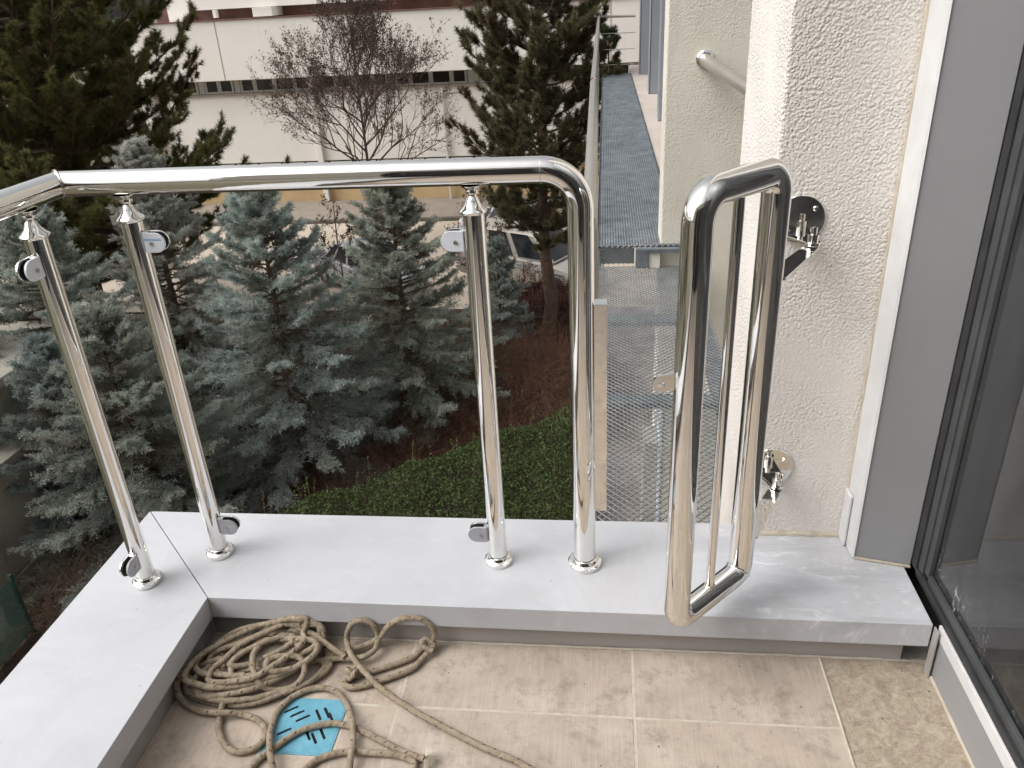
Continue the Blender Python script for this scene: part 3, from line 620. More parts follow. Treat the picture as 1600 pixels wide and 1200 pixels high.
# lower parts of own building seen through the mesh
lp = thing('lower_pilaster', 'cream pilaster with its lit side painted white below the mesh walkway', 'pilaster', (.33, 4.0, G))
bm = bmesh.new(); box(bm, 0, 0, 0, .9, .30, 5.9); obj('shaft', bm, M['stucco_beige'], lp, bevel=.006)
boxo('lit_edge', (-.018, -.01, 0), (-.001, .2, 5.9), M['film'], lp, .002)  # white strip paints the skylit left face of the pilaster
boxo('grey_edge', (-.10, .05, 0), (-.0185, .25, 5.6), M['concrete'], lp, .002)

# =================================================================== building across the yard
B = thing('white_building', 'long white two-storey building with a strip of windows across the yard', 'building', (-5, 34, G))
def bbox(nm, a, b, mat, bev=.01, parent=None):
    o = boxo(nm, a, b, mat, parent or B, bev)
    if parent is None: o.matrix_parent_inverse = Matrix.Translation((5, -34, -G))
    return o
bbox('upper_band', (-18.9, 33.0, -1.52), (22, 34.2, .70), M['facade'])
bbox('band_cap', (-19.0, 32.93, .702), (22, 33.25, .735), M['facade_red'])
for xx in (-15.4, -10.2, -5.0, .2, 5.4): bbox('panel_joint', (xx, 32.985, -1.52), (xx+.025, 32.999, .70), M['kerb'])
bbox('downpipe', (-6.6, 33.40, G+.1), (-6.5, 33.5, -2.17), M['win_frame'], .03)
bbox('corner_pier', (-19.35, 33.2, -6.6), (-18.905, 34.4, .74), M['facade'])
bbox('recess_wall', (-18.6, 34.6, .70), (22, 35.0, 1.35), M['facade_red'])  # red-brown band, the recess shadow put into its dark colour
bbox('setback_slab', (-16.6, 33.9, 1.10), (22, 36.5, 1.85), M['facade'])
bbox('setback_wall', (-17.9, 34.3, .72), (-16.9, 40, 4), M['facade'])
bbox('setback_upper', (-16.9, 34.2, 1.86), (22, 36.5, 6), M['facade'])
bbox('recess_pier', (-13.9, 33.4, .765), (-13.1, 34.59, 1.09), M['facade'])
bbox('recess_pipe', (-15.6, 33.5, .80), (-15.45, 33.7, 1.09), M['facade'])
bbox('middle_wall', (-18.9, 33.55, -4.93), (22, 34.2, -2.16), M['facade'])
bbox('window_sill', (-18.9, 33.42, -2.155), (22, 33.9, -2.085), M['kerb'])
bbox('window_back', (-18.9, 34.05, -2.10), (22, 34.25, -1.50), M['facade'])
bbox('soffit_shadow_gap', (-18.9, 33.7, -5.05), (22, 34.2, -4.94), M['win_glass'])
bbox('lower_wall', (-18.9, 33.62, G+.12), (22, 34.2, -5.052), M['ochre'])
# windows: each with its frame and pane
wf_me = {}
def window(x, w, h, z, y=33.86, blind=False):
    key = (round(w, 2), round(h, 2))
    if key not in wf_me:
        bm = bmesh.new(); t_ = .085
        box(bm, 0, -.04, 0, w, 0, t_); box(bm, 0, -.04, h-t_, w, 0, h); box(bm, 0, -.04, t_, t_, 0, h-t_); box(bm, w-t_, -.04, t_, w, 0, h-t_)
        me = bpy.data.meshes.new('window'); bm.to_mesh(me); bm.free(); me.materials.append(M['win_frame'])
        bm = bmesh.new(); box(bm, t_, -.02, t_, w-t_, -.012, h-t_)
        m2 = bpy.data.meshes.new('pane'); bm.to_mesh(m2); bm.free(); m2.materials.append(M['win_glass']); wf_me[key] = (me, m2)
    a, b = wf_me[key]
    o = bpy.data.objects.new('window', a); COL.objects.link(o); o.parent = B; o.location = (x+5, y-34, z-G)
    p = bpy.data.objects.new('pane', b); COL.objects.link(p); p.parent = o
x = -18.3; pat = [.62, .62, .30, .62, .62, .30, .62, .85, .85, .62, .5]
k = 0
while x < 6:
    w = pat[k % len(pat)]
    if w in (.62, .85): window(x, w, .58, -2.10)
    else: bbox('mullion_panel', (x+.02, 33.84, -2.10), (x+w-.02, 33.9, -1.53), M['win_frame'])
    x += w+.01; k += 1
for xx in (-12.15, 1.5):
    o = bbox('facade_column', (xx, 33.36, -6.62), (xx+.24, 33.54, -1.53), M['facade'], .02)
for i in range(24): window(-18.0+i*1.05, .95, .42, -5.40, 33.60)
# =================================================================== RAILING
rl = thing('stair_railing', 'polished stainless steel balcony railing bolted to the grey parapet capping', 'railing', (-.6, 1.48, 0))
def lrel(o): o.matrix_parent_inverse = Matrix.Translation((.6, -1.48, 0)); return o
ZR, RR, RP = .918, .0254, .0212
bm = bmesh.new()
path = arc_path([(-1.085, 1.490, ZR), (-.046, 1.487, ZR), (-.046, 1.487, .008)], [.072], 14)
# left mitred corner: start ring belongs to the mitre plane
tube(bm, path, RR, 40, caps=False)
for v in bm.verts:
    if v.co.x < -1.04: v.co.x = -1.085 + -(v.co.y-1.490)*-1.0 if False else -1.085 - (v.co.y-1.490)
lrel(obj('handrail', bm, M['steel'], rl, True))
bm = bmesh.new(); tube(bm, [(-1.085, 1.490, ZR), (-1.085, .2, ZR), (-1.085, -3, ZR)], RR, 40, caps=False)
for v in bm.verts:
    if v.co.y > 1.4: v.co.y = 1.490 - (v.co.x+1.085)
lrel(obj('handrail', bm, M['steel'], rl, True))
# weld bead round the mitre
bm = bmesh.new(); ring = []
for k in range(48):
    a = 2*math.pi*k/48; c_, s_ = math.cos(a)*RR*1.005, math.sin(a)*RR*1.005
    ring.append((-1.085 - c_, 1.490 + c_, ZR + s_))
tube(bm, ring, [.0032+.0022*noise.noise(Vector((k*.9, 3, 3))) for k in range(48)], 8, closed=True); lrel(obj('weld_bead', bm, M['weld'], rl, True))
bm = bmesh.new(); ring = [(-.118, 1.487+RR*1.0*math.cos(a), ZR+RR*1.0*math.sin(a)) for a in [2*math.pi*k/40 for k in range(40)]]
tube(bm, ring, .0005, 6, closed=True); lrel(obj('butt_joint', bm, M['weld'], rl, True))

def flange(x, y, r, R_):
    bm = bmesh.new()
    lathe(bm, [(r+.0004, .0005), (R_, .0005), (R_+.0012, .004), (R_+.0008, .0105), (R_-.002, .0135), (R_-.006, .0150), (r+.006, .0175), (r+.0035, .0215), (r+.0006, .0225)], 40)
    o = lrel(obj('base_flange', bm, M['steel'], rl, True, angle=30)); o.location = (x, y, 0); return o
def clamp(x, y, z, dx, dy, film, stripes=False, rotz=0):
    """rounded glass clamp reaching from a post in direction (dx,dy)"""
    o = bpy.data.objects.new('glass_clamp', None)
    L0, Hh = .047, .0205; rad = .0205
    outline = [(0.002, -Hh)] + [(L0-rad+rad*math.sin(a), -Hh*math.cos(a)) for a in [math.pi*k/14 for k in range(15)]] + [(0.002, Hh)]
    Rz = math.atan2(dy, dx)
    def put(o_): o_.location = (x, y, z); o_.rotation_euler = (0, 0, Rz); return o_
    side = -1 if dx > 0 else 1     # camera-facing cheek
    if dy < 0: side = 1
    bm = bmesh.new(); extrude_poly(bm, [(u, side*.0065, w) for u, w in outline], (0, side*.0050, 0))
    face = obj('glass_clamp', bm, film, rl, bevel=.0009); lrel(put(face))
    bm = bmesh.new(); extrude_poly(bm, [(u, -side*.0065, w) for u, w in outline], (0, -side*.0050, 0)); box(bm, -.004, -.0065, -Hh+.001, .010, .0065, Hh-.001)
    obj('clamp_cheek', bm, M['steel'], face, bevel=.0009)
    bm = bmesh.new(); rub = [(u*.96, w*.95) for u, w in outline]
    for s in (-1, 1): extrude_poly(bm, [(u, s*.0063, w) for u, w in rub], (0, -s*.0022, 0))
    obj('rubber_pad', bm, M['rubber'], face)
    bm = bmesh.new(); lathe(bm, [(.0012, .0002), (.0018, .0016), (.0040, .0018), (.0043, .0006), (.0043, -.001)], 18, Matrix.Translation((.018, side*.0118, -.002)) @ Matrix.Rotation(R(-90*side), 4, 'X'))
    obj('screw', bm, M['weld'], face, True)
    if stripes:
        bm = bmesh.new()
        for zz in (.0045, .0075): box(bm, .003, side*.01155, zz, .0405, side*.01175, zz+.0011)
        obj('blue_stripe', bm, M['blue_line'], face)
    return face
def post(x, y):
    zt = .851
    bm = bmesh.new(); tube(bm, [(x, y, .008), (x, y, zt)], RP, 36); lrel(obj('post', bm, M['steel'], rl, True))
    flange(x, y, RP, .0325)
    bm = bmesh.new()
    lathe(bm, [(.0, -.001), (.0255, -.001), (.0272, .001), (.0275, .004), (.0262, .0062), (.021, .0100), (.0160, .0165), (.0128, .0235), (.0105, .0290), (.0085, .0310), (.0078, .0325), (.0082, .0350), (.0115, .0365), (.0125, .0395), (.0115, .043), (.013, .0455), (.019, .049), (.021, .0525), (.0, .0525)], 36)
    o = lrel(obj('post_cap', bm, M['steel'], rl, True, angle=35)); o.location = (x, y, zt-.009)
P1, P2, P3 = (-1.084, 1.377), (-.9515, 1.489), (-.251, 1.487)
for p in (P1, P2, P3): post(*p)
flange(-.046, 1.487, RR, .0385)
clamp(P2[0]+RP-.002, P2[1], .797, 1, 0, M['film'], True)
clamp(P2[0]+RP-.002, P2[1], .086, 1, 0, M['film_grey'])
clamp(P3[0]-RP+.002, P3[1], .788, -1, 0, M['film'])
clamp(P3[0]-RP+.002, P3[1], .084, -1, 0, M['film_grey'])
clamp(P1[0], P1[1]-RP+.002, .790, 0, -1, M['film'])
clamp(P1[0], P1[1]-RP+.002, .078, 0, -1, M['film_grey'])
bp_ = boxo('strike_plate', (-.0225, 1.486, .152), (.0045, 1.490, .650), M['steel'], rl, .0006); lrel(bp_)
boxo('plate_lip', (-.0225, 1.4905, .644), (.0045, 1.520, .650), M['steel'], bp_, .0005)

# =================================================================== GATE
gt = thing('gate', 'narrow polished steel tube gate standing open beside the column', 'gate', (.288, 1.38, 0))
gu = Vector((.142-.288, 1.225-1.38, 0)); GW = gu.length; gt.rotation_euler = (0, 0, math.atan2(gu.y, gu.x))   # local x runs from hinge leg to free leg
zb, zt = .080, .927
bm = bmesh.new()
cor = [(0, 0, zb), (GW, 0, zb), (GW, 0, zt), (0, 0, zt)]
mid = [(0, 0, .5)] + [cor[3], cor[2], cor[1], cor[0]] + [(0, 0, .5)]
pp = arc_path(mid, [.034, .046, .034, .030], 9)[:-1]
tube(bm, pp, RR, 40, closed=True)
obj('frame', bm, M['steel'], gt, True)
for (cx, cz, sx, sz) in ((0, zb, 1, 1),):
    bm = bmesh.new(); q = .0072
    c0 = Vector((cx+sx*q, 0, cz+sz*q)); d = Vector((-sx, 0, -sz)).normalized()
    ring = []
    for k in range(40):
        a = 2*math.pi*k/40
        ring.append(c0 + d*math.cos(a)*RR*1.0 + Vector((0, 1, 0))*math.sin(a)*RR*1.0)
    tube(bm, ring, [.0022+.0016*noise.noise(Vector((k*.9, cz*9, 3))) for k in range(40)], 8, closed=True); obj('weld_bead', bm, M['steel'], gt, True)
bm = bmesh.new(); tube(bm, [(GW*.5, 0, zb), (GW*.5, 0, zt)], .0092, 24); ib = obj('inner_bar', bm, M['steel'], gt, True)
bm = bmesh.new(); tube(bm, [(GW*.5+.0105*math.cos(a), .0105*math.sin(a), zb+RR*.97) for a in [2*math.pi*k/20 for k in range(20)]], .0017, 6, closed=True); obj('weld_bead', bm, M['weld'], ib, True)
# latch tab with hole
bm = bmesh.new(); outer_n = 22
tabw, tabh = .036, .0140
pts_o = [(0, -tabh)] + [(tabw-.0140+.0140*math.sin(a), -tabh*math.cos(a)) for a in [math.pi*k/12 for k in range(13)]] + [(0, tabh)]
hole = [(tabw-.0140+.0058*math.cos(a), .0058*math.sin(a)) for a in [2*math.pi*k/14 for k in range(14)]]
vs = [Vector(p) for p in pts_o+hole]; no = len(pts_o)
ov, oe, of, _, _, oof = delaunay_2d_cdt(vs, [], [list(range(no)), list(range(no, no+14))], 0, 1e-7)
bv = [bm.verts.new((p.x, 0, p.y)) for p in ov]
for f, orig in zip(of, oof):
    if 1 in orig: continue
    try: bm.faces.new([bv[i] for i in f])
    except ValueError: pass
lt = obj('latch_tab', bm, M['steel'], gt); s_ = lt.modifiers.new('t', 'SOLIDIFY'); s_.thickness = .005; s_.offset = 0
gz = gt.rotation_euler.z
lt.location = (GW + math.cos(math.pi - gz)*.022, math.sin(math.pi-gz)*.022, .612); lt.scale = (1.1,)*3; lt.rotation_euler = (0, R(14), math.pi+R(0)-gz)
bm = bmesh.new(); tube(bm, [(tabw-.0140+.0068*math.cos(a), -.003, .0068*math.sin(a)) for a in [2*math.pi*k/16 for k in range(16)]], .0016, 6, closed=True); obj('hole_rim', bm, M['weld'], lt, True)
# hinge arms on the gate, reaching the pins
def gate_local(p):
    v = Vector(p)-Vector((.288, 1.38, 0)); return Matrix.Rotation(-gz, 3, 'Z') @ v
pins = [(.4045, 1.563, .748), (.3900, 1.563, .180)]
for p in pins:
    a = gate_local((.300, 1.385, p[2])); b = gate_local(p); d = (b-a); d.z = 0; n = d.cross(Vector((0, 0, 1))).normalized()
    bm = bmesh.new()
    bx, by, bz = b
    P_ = [a-n*.020, a+n*.020]
    ang0 = math.atan2(d.y, d.x)
    for k in range(9):
        t_ = ang0-math.pi/2+math.pi*k/8; P_.append(Vector((bx+.014*math.cos(t_), by+.014*math.sin(t_), bz)))
    extrude_poly(bm, [(q.x, q.y, bz-.0135) for q in P_], (0, 0, .0055)); obj('hinge_arm', bm, M['steel'], gt, bevel=.0006)
# wall brackets
for (p, fc, lab) in ((pins[0], (.388, .779), 'upper round hinge bracket bolted to the white column'), (pins[1], (.386, .194), 'lower round hinge bracket bolted to the white column')):
    hb_ = thing('hinge_bracket', lab, 'hinge bracket', (fc[0], 1.618, fc[1]), 0, 'steel hinge brackets on the column')
    bm = bmesh.new(); lathe(bm, [(0, 0), (.0485, 0), (.0488, .003), (.0475, .0045), (0, .0045)], 44, Matrix.Rotation(R(90), 4, 'X')); wp = obj('wall_plate', bm, M['steel'], hb_, True, angle=30)
    for sx, sz in ((-1, 1), (1, 1), (1, -1), (-1, -1)):
        bm = bmesh.new(); lathe(bm, [(0, .010), (.0038, .0098), (.0052, .008), (.0056, .0045)], 16, Matrix.Translation((sx*.027, 0, sz*.022)) @ Matrix.Rotation(R(90), 4, 'X')); obj('dome_screw', bm, M['steel'], hb_, True)
    lx, ly, lz = p[0]-fc[0], p[1]-1.618, p[2]-fc[1]
    bm = bmesh.new()
    P_ = [(-.030, -.0045), (.024, -.0045)] + [(lx+.0145*math.cos(t_), ly+.0145*math.sin(t_)) for t_ in [R(10)-R(190)*k/9 for k in range(10)]]
    extrude_poly(bm, [(q[0], q[1], lz-.006) for q in P_], (0, 0, .006)); obj('lug_plate', bm, M['steel'], hb_, bevel=.0006)
    if False: extr = bmesh.new(); extrude_poly(extr, [(-.012, -.0046, lz-.0001), (-.012, -.0046, lz+.030), (-.012, -.046, lz-.0001)], (.004, 0, 0)); obj('gusset', extr, M['steel'], hb_, bevel=.0004)
    bm = bmesh.new(); lathe(bm, [(0, .0275), (.0030, .0275), (.0032, .030), (.0058, .030), (.0062, .0288), (.0062, .0165), (.0105, .0160), (.0108, .0145), (.0104, .0010), (.0104, -.004)], 22, Matrix.Translation((lx, ly, lz))); obj('hinge_pin', bm, M['steel'], hb_, True, angle=30)
    bm = bmesh.new(); lathe(bm, [(0, -.024), (.008, -.024), (.009, -.022), (.009, -.0145), (.0, -.0145)], 6, Matrix.Translation((lx, ly, lz))); obj('nut', bm, M['steel'], hb_)

# =================================================================== ROPE
rp = thing('rope', 'dusty beige braided rope lying in a tangled coil on the tiles', 'rope', (-.6, 1.2, -.128))
RD = .0067; fuzzV = []; fuzzF = []
def rrel(o): o.matrix_parent_inverse = Matrix.Translation((.6, -1.2, .128)); return o
for nm, P in ROPE.items():
    pts = catmull(P, 7)
    bm = bmesh.new(); uvl = bm.loops.layers.uv.new('UVMap')
    rad = [RD*(1+.05*noise.noise(Vector((p.x*60, p.y*60, 1)))) for p in pts]
    pts2 = [p+Vector((noise.noise(p*38), noise.noise(p*38+Vector((9, 9, 9))), 0))*.0012 for p in pts]
    tube(bm, pts2, rad, 14, uvl=uvl); rrel(obj('strand', bm, M['rope'], rp, True))
    for a, b in zip(pts2, pts2[1:]):
        L = (b-a).length; d = (b-a).normalized() if L else Vector((1, 0, 0))
        for k in range(max(1, int(L/.00028))):
            c = a.lerp(b, random.random()); r_ = Vector((random.gauss(0, 1), random.gauss(0, 1), random.gauss(0, 1))); r_ = (r_-d*r_.dot(d)).normalized()
            s = c+r_*RD*.93; e = c+r_*(RD+random.uniform(.0004, .0019))+d*random.uniform(-.0018, .0018); w = d.cross(r_)*.00017
            i0 = len(fuzzV); fuzzV += [s-w, s+w, e]; fuzzF.append((i0, i0+1, i0+2))
o = np_mesh('rope_fuzz', np.array([tuple(v) for v in fuzzV]), np.array(fuzzF), 3, M['fuzz'], rp); rrel(o); tag(o, kind='stuff')
# knot at the right of the coil
kc = Vector((-.3815, 1.262, -.118)); bm = bmesh.new(); uvl = bm.loops.layers.uv.new('UVMap')
kp = ROPE['upper_loop'][-6]; kc = Vector(ROPE['upper_loop'][15])+Vector((0, 0, .006))
K = []
for k in range(64):
    a = k/64*2*math.pi
    K.append(kc+Vector(((math.sin(a)+2*math.sin(2*a))*.0052, (math.cos(a)-2*math.cos(2*a))*.0052, -math.sin(3*a)*.0075+.002)))
tube(bm, K, RD*.93, 12, closed=True, uvl=uvl); rrel(obj('knot', bm, M['rope'], rp, True))
# frayed end
fe = Vector(ROPE['low_arc'][-1]); fv = []; ff = []
for k in range(420):
    d = Vector((random.uniform(.1, 1), random.uniform(-.9, .7), random.uniform(-.15, .7))).normalized(); L = random.uniform(.010, .028)
    mid_ = fe+d*L*.5+Vector((0, 0, -.001)); e = fe+d*L+Vector((random.gauss(0, .003), random.gauss(0, .003), -.002)); e.z = max(e.z, -.127); w = Vector((-d.y, d.x, 0)).normalized()*.0006
    i0 = len(fv); fv += [fe-w, fe+w, mid_+w, mid_-w, e]; ff += [(i0, i0+1, i0+2), (i0, i0+2, i0+3), (i0+3, i0+2, i0+4)]
o = np_mesh('frayed_end', np.array([tuple(v) for v in fv]), np.array(ff), 3, M['fray'], rp); rrel(o); tag(o, kind='stuff')
# grit and crumbs on the floor and capping
gv = []; gf = []
def crumb(x, y, z, s):
    i0 = len(gv)
    q = [Vector((random.uniform(-1, 1), random.uniform(-1, 1), random.uniform(0, .7)))*s for _ in range(4)]
    gv.extend([(x+v.x, y+v.y, z+abs(v.z)) for v in q]); gf.extend([(i0, i0+1, i0+2), (i0, i0+2, i0+3), (i0, i0+1, i0+3), (i0+1, i0+2, i0+3)])
for _ in range(230):
    x = random.uniform(-.9, .68); y = 1.345-abs(random.gauss(0, .16)) if random.random() < .5 else random.uniform(.9, 1.34)
    crumb(x, y, -.1275, random.choice((.0008, .001, .0014, .0022)))
for _ in range(70): crumb(random.uniform(-1.2, .3), random.uniform(1.34, 1.64), .0003, random.choice((.0007, .0009, .0014)))
for _ in range(30): crumb(random.uniform(-1.2, -.93), random.uniform(.9, 1.4), .0003, random.choice((.0007, .0009, .0013)))
o = np_mesh('dirt_crumbs', np.array(gv), np.array(gf), 3, M['soil']); tag(o, kind='stuff')
# =================================================================== VEGETATION
class Cloud:
    """collects triangles as numpy blocks: needles, leaves"""
    def __init__(s): s.V = []; s.T = []
    def blades(s, base, dirs, length, width, tint, flat=None):
        """one triangle per blade; base,dirs (N,3)"""
        n = len(base)
        rnd = RNG.normal(size=(n, 3)); side = np.cross(dirs, rnd); side /= np.linalg.norm(side, axis=1, keepdims=True)+1e-9
        w = side*np.asarray(width).reshape(-1, 1)
        tip = base+dirs*np.asarray(length).reshape(-1, 1)
        s.V.append(np.stack([base-w, base+w, tip], 1).reshape(-1, 3)); s.T.append(np.repeat(tint, 3, axis=0))
    def leaves(s, c, size, tint, up=.5):
        n = len(c); a = RNG.normal(size=(n, 3)); a[:, 2] = np.abs(a[:, 2])+up; a /= np.linalg.norm(a, axis=1, keepdims=True)
        b = np.cross(a, RNG.normal(size=(n, 3))); b /= np.linalg.norm(b, axis=1, keepdims=True); d = np.cross(a, b)
        sz = np.asarray(size).reshape(-1, 1)
        q = np.stack([c-b*sz, c+d*sz*.55+a*sz*.15, c+b*sz, c, c-d*sz*.55+a*sz*.15, c-b*sz], 1)
        # two triangles: (-b, d, b) and (b, -d, -b)
        tri = np.stack([c-b*sz, c+d*sz*.55, c+b*sz, c+b*sz, c-d*sz*.55, c-b*sz], 1).reshape(-1, 3)
        s.V.append(tri); s.T.append(np.repeat(tint, 6, axis=0))
    def build(s, name, mat, parent=None):
        V = np.concatenate(s.V); T = np.clip(np.concatenate(s.T), .005, 1)
        F = np.arange(len(V)).reshape(-1, 3); return np_mesh(name, V, F, 3, mat, parent, T)
def unit(v): return v/(np.linalg.norm(v, axis=-1, keepdims=True)+1e-9)
def lin(r, g, b): return np.array(srgb(r, g, b)[:3])
class Limbs:
    def __init__(s): s.bm = bmesh.new()
    def add(s, pts, r0_, r1_, seg=5):
        n = len(pts); tube(s.bm, pts, [r0_+(r1_-r0_)*i/(n-1) for i in range(n)], seg, caps=False)
    def build(s, name, mat, parent): return obj(name, s.bm, mat, parent, True)

def spruce(loc, H, Rad, label, seed, c1=(152, 164, 156), c2=(196, 206, 200), nb=150, skirt=0., lean=(0, 0), dens=1.):
    rs = np.random.default_rng(seed); rnd = random.Random(seed)
    t = thing('blue_spruce', label, 'spruce tree', loc, 0, 'blue spruces below the balcony')
    C1, C2 = lin(*c1), lin(*c2); brown = lin(104, 84, 62)
    tr = Limbs(); tr.add([Vector((lean[0]*z, lean[1]*z, z*H)) for z in (0, .3, .6, .8, .97)], .085*H/5, .008, 8)
    lb = Limbs(); cl = Cloud()
    nb = int(nb*.85)
    for k in range(nb):
        f = (k+.5)/nb; zf = .04+skirt+(.95-skirt)*f**.92
        Lb = Rad*1.12*(1-zf)**.82*1.08*rnd.uniform(.72, 1.15)*(1 if zf > .12 else .85)+.10
        az = k*2.39996+rnd.uniform(-.4, .4); el = R(rnd.uniform(-16, 6)+zf**2*48)
        base = Vector((lean[0]*zf, lean[1]*zf, zf*H)); P_ = []
        ns = 9
        for i in range(ns+1):
            s_ = i/ns; droop = -.36*Lb*s_**1.5*(1-zf)+.17*Lb*s_**4
            P_.append(base+Vector((math.cos(az)*math.cos(el)*Lb*s_, math.sin(az)*math.cos(el)*Lb*s_, math.sin(el)*Lb*s_+droop)) + Vector((rnd.gauss(0, .02), rnd.gauss(0, .02), 0))*s_)
        lb.add(P_, .020*Lb/1.5+.004, .004, 4)
        tone = rnd.uniform(.72, 1.16); warm = rnd.uniform(0, .4) if rnd.random() > .14 else rnd.uniform(1.5, 3.2)
        Pn = np.array([tuple(p) for p in P_])
        # foxtail twigs
        nt_ = int((14+26*Lb)*dens)
        s_ = 1-rs.random(nt_)**1.35*.86
        idx = s_*ns; i0 = np.clip(idx.astype(int), 0, ns-1); fr_ = (idx-i0)[:, None]
        st0 = Pn[i0]*(1-fr_)+Pn[i0+1]*fr_; fwd = unit(Pn[i0+1]-Pn[i0])
        sgn = rs.choice([-1, 1], nt_)[:, None]; lat = unit(np.cross(fwd, [0, 0, 1.]))*sgn
        ang = rs.uniform(.25, 1.05, nt_)[:, None]
        dr = unit(fwd*np.cos(ang)+lat*np.sin(ang)+np.array([0, 0, 1.])*rs.uniform(-.30, .34, nt_)[:, None])
        tl = (rs.uniform(.14, .34, nt_)*(1.15-.45*s_)*(.62+.36*min(Lb, 1.8)))
        # needles along each twig
        m_ = 50
        u = rs.random((nt_, m_))
        b0 = st0[:, None]+dr[:, None]*(u*tl[:, None])[..., None]; b0[..., 2] -= (u**2*tl[:, None]*.12)
        rad_ = unit(rs.normal(size=(nt_, m_, 3))+np.array([0, 0, .35]))
        nd = unit(dr[:, None]*.75+rad_*.9)
        b0 = b0+rad_*rs.uniform(0, .040, (nt_, m_, 1))
        ln = rs.uniform(.022, .052, (nt_, m_)); wd = rs.uniform(.005, .0095, (nt_, m_))
        mixv = np.clip(rs.normal(.45, .22, (nt_, 1))+u*.35, 0, 1)[..., None]
        col = (C1*(1-mixv)+C2*mixv)*tone*rs.uniform(.8, 1.15, (nt_, m_, 1))
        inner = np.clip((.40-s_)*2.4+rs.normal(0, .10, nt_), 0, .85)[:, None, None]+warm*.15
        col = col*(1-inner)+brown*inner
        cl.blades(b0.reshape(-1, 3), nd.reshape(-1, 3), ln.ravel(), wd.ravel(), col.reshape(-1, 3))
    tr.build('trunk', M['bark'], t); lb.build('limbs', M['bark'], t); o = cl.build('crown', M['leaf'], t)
    return t

def pine(loc, H, label, seed, crown0, Rfun, nb=90, tufts=9, nl=.135, lean=(0, 0), tr_r=.16, group=None, c1=(52, 62, 38), c2=(92, 100, 62)):
    rs = np.random.default_rng(seed); rnd = random.Random(seed)
    t = thing('pine_tree', label, 'pine tree', loc, 0, group)
    C1, C2 = lin(*c1), lin(*c2); brown = lin(92, 70, 46)
    def axis(z): return Vector((lean[0]*z/H, lean[1]*z/H, z))
    tr = Limbs(); tr.add([axis(H*q)+Vector((rnd.gauss(0, .04), rnd.gauss(0, .04), 0)) for q in (0, .12, .25, .4, .55, .7, .85, .99)], tr_r, .02, 10)
    lb = Limbs(); cl = Cloud()
    for k in range(nb):
        f = (k+.5)/nb; z = crown0+(H-crown0)*f**.95
        Lb = Rfun(z/H)*rnd.uniform(.65, 1.15); az = k*2.39996+rnd.uniform(-.5, .5); el = R(rnd.uniform(-8, 22)+25*f)
        ns = 7; P_ = []; base = axis(z); sway = rnd.uniform(-.25, .25)
        for i in range(ns+1):
            s_ = i/ns; a2 = az+sway*s_
            P_.append(base+Vector((math.cos(a2)*math.cos(el)*Lb*s_, math.sin(a2)*math.cos(el)*Lb*s_, math.sin(el)*Lb*s_-.08*Lb*math.sin(s_*3.1)+.16*Lb*s_**3)))
        lb.add(P_, .018*Lb+.008, .006, 5)
        tone = rnd.uniform(.7, 1.2); warm = rnd.random() < .24
        cs = []; ds = []
        nsub = max(4, int(tufts*Lb*1.25))
        for q in range(nsub):
            s_ = rnd.uniform(.28, 1.0) if q else 1.; x_ = s_*ns; i0 = min(int(x_), ns-1); p = P_[i0].lerp(P_[i0+1], x_-i0); fw_ = (P_[i0+1]-P_[i0]).normalized()
            lat = fw_.cross(Vector((0, 0, 1))).normalized()*rnd.choice((-1, 1)); d = (fw_*rnd.uniform(.4, 1)+lat*rnd.uniform(.2, 1)+Vector((0, 0, rnd.uniform(-.1, .6)))).normalized()
            sl = rnd.uniform(.15, .55)*(.5+.3*min(Lb, 2)); e = p+d*sl
            if q: lb.add([p, p.lerp(e, .5)+Vector((0, 0, -.02)), e], .008, .004, 3)
            for w in range(4):
                c = p.lerp(e, rnd.uniform(.45, 1.)); dd = (d+Vector((rnd.gauss(0, .35), rnd.gauss(0, .35), rnd.uniform(.1, .6)))).normalized()
                cs.append(tuple(c+dd*rnd.uniform(0, .12))); ds.append(tuple(dd))
        c = np.array(cs); d = np.array(ds); n = len(c); m_ = 56
        rad_ = unit(rs.normal(size=(n, m_, 3))); nd = unit(d[:, None]*.85+rad_)
        b0 = c[:, None]+d[:, None]*rs.uniform(-.09, .06, (n, m_, 1))
        ln = rs.uniform(.6, 1.15, (n, m_))*nl; wd = rs.uniform(.0045, .0085, (n, m_))*(nl/.13)
        mixv = rs.random((n, 1, 1))*.7+rs.random((n, m_, 1))*.3; col = (C1*(1-mixv)+C2*mixv)*tone
        if warm: col = col*.55+brown*.45
        cl.blades(b0.reshape(-1, 3), nd.reshape(-1, 3), ln.ravel(), wd.ravel(), col.reshape(-1, 3))
    tr.build('trunk', M['bark_pine'], t); lb.build('limbs', M['bark_pine'], t); cl.build('crown', M['leaf'], t)
    return t

# spruces, left to right
spruce((-9.5, 11.9, G), 5.2, 2.3, 'large blue spruce at the far left edge, behind the first post', 11, nb=190, c1=(152, 163, 154), c2=(192, 199, 190))
spruce((-10.7, 10.4, G), 4.4, 1.9, 'spruce behind the concrete wall at the bottom left edge', 17, nb=150, c1=(146, 155, 144), c2=(186, 195, 184))
spruce((-8.3, 9.9, G), 3.7, 1.35, 'small spruce touching the concrete wall left of the first post', 18, nb=120, c1=(136, 147, 142), c2=(176, 187, 182))
spruce((-7.15, 9.7, G), 4.3, 1.75, 'low bushy blue spruce leaning over the concrete wall at left', 12, nb=170, c1=(144, 153, 144), c2=(192, 197, 186), dens=1.1)
spruce((-8.5, 14.0, G), 5.85, 1.65, 'tallest blue spruce, its pale tip rising over the handrail', 13, nb=190, c1=(164, 169, 162), c2=(208, 209, 200))
spruce((-5.50, 12.0, G), 5.55, 1.95, 'full blue spruce standing between the second and third posts', 14, nb=210, dens=1.15)
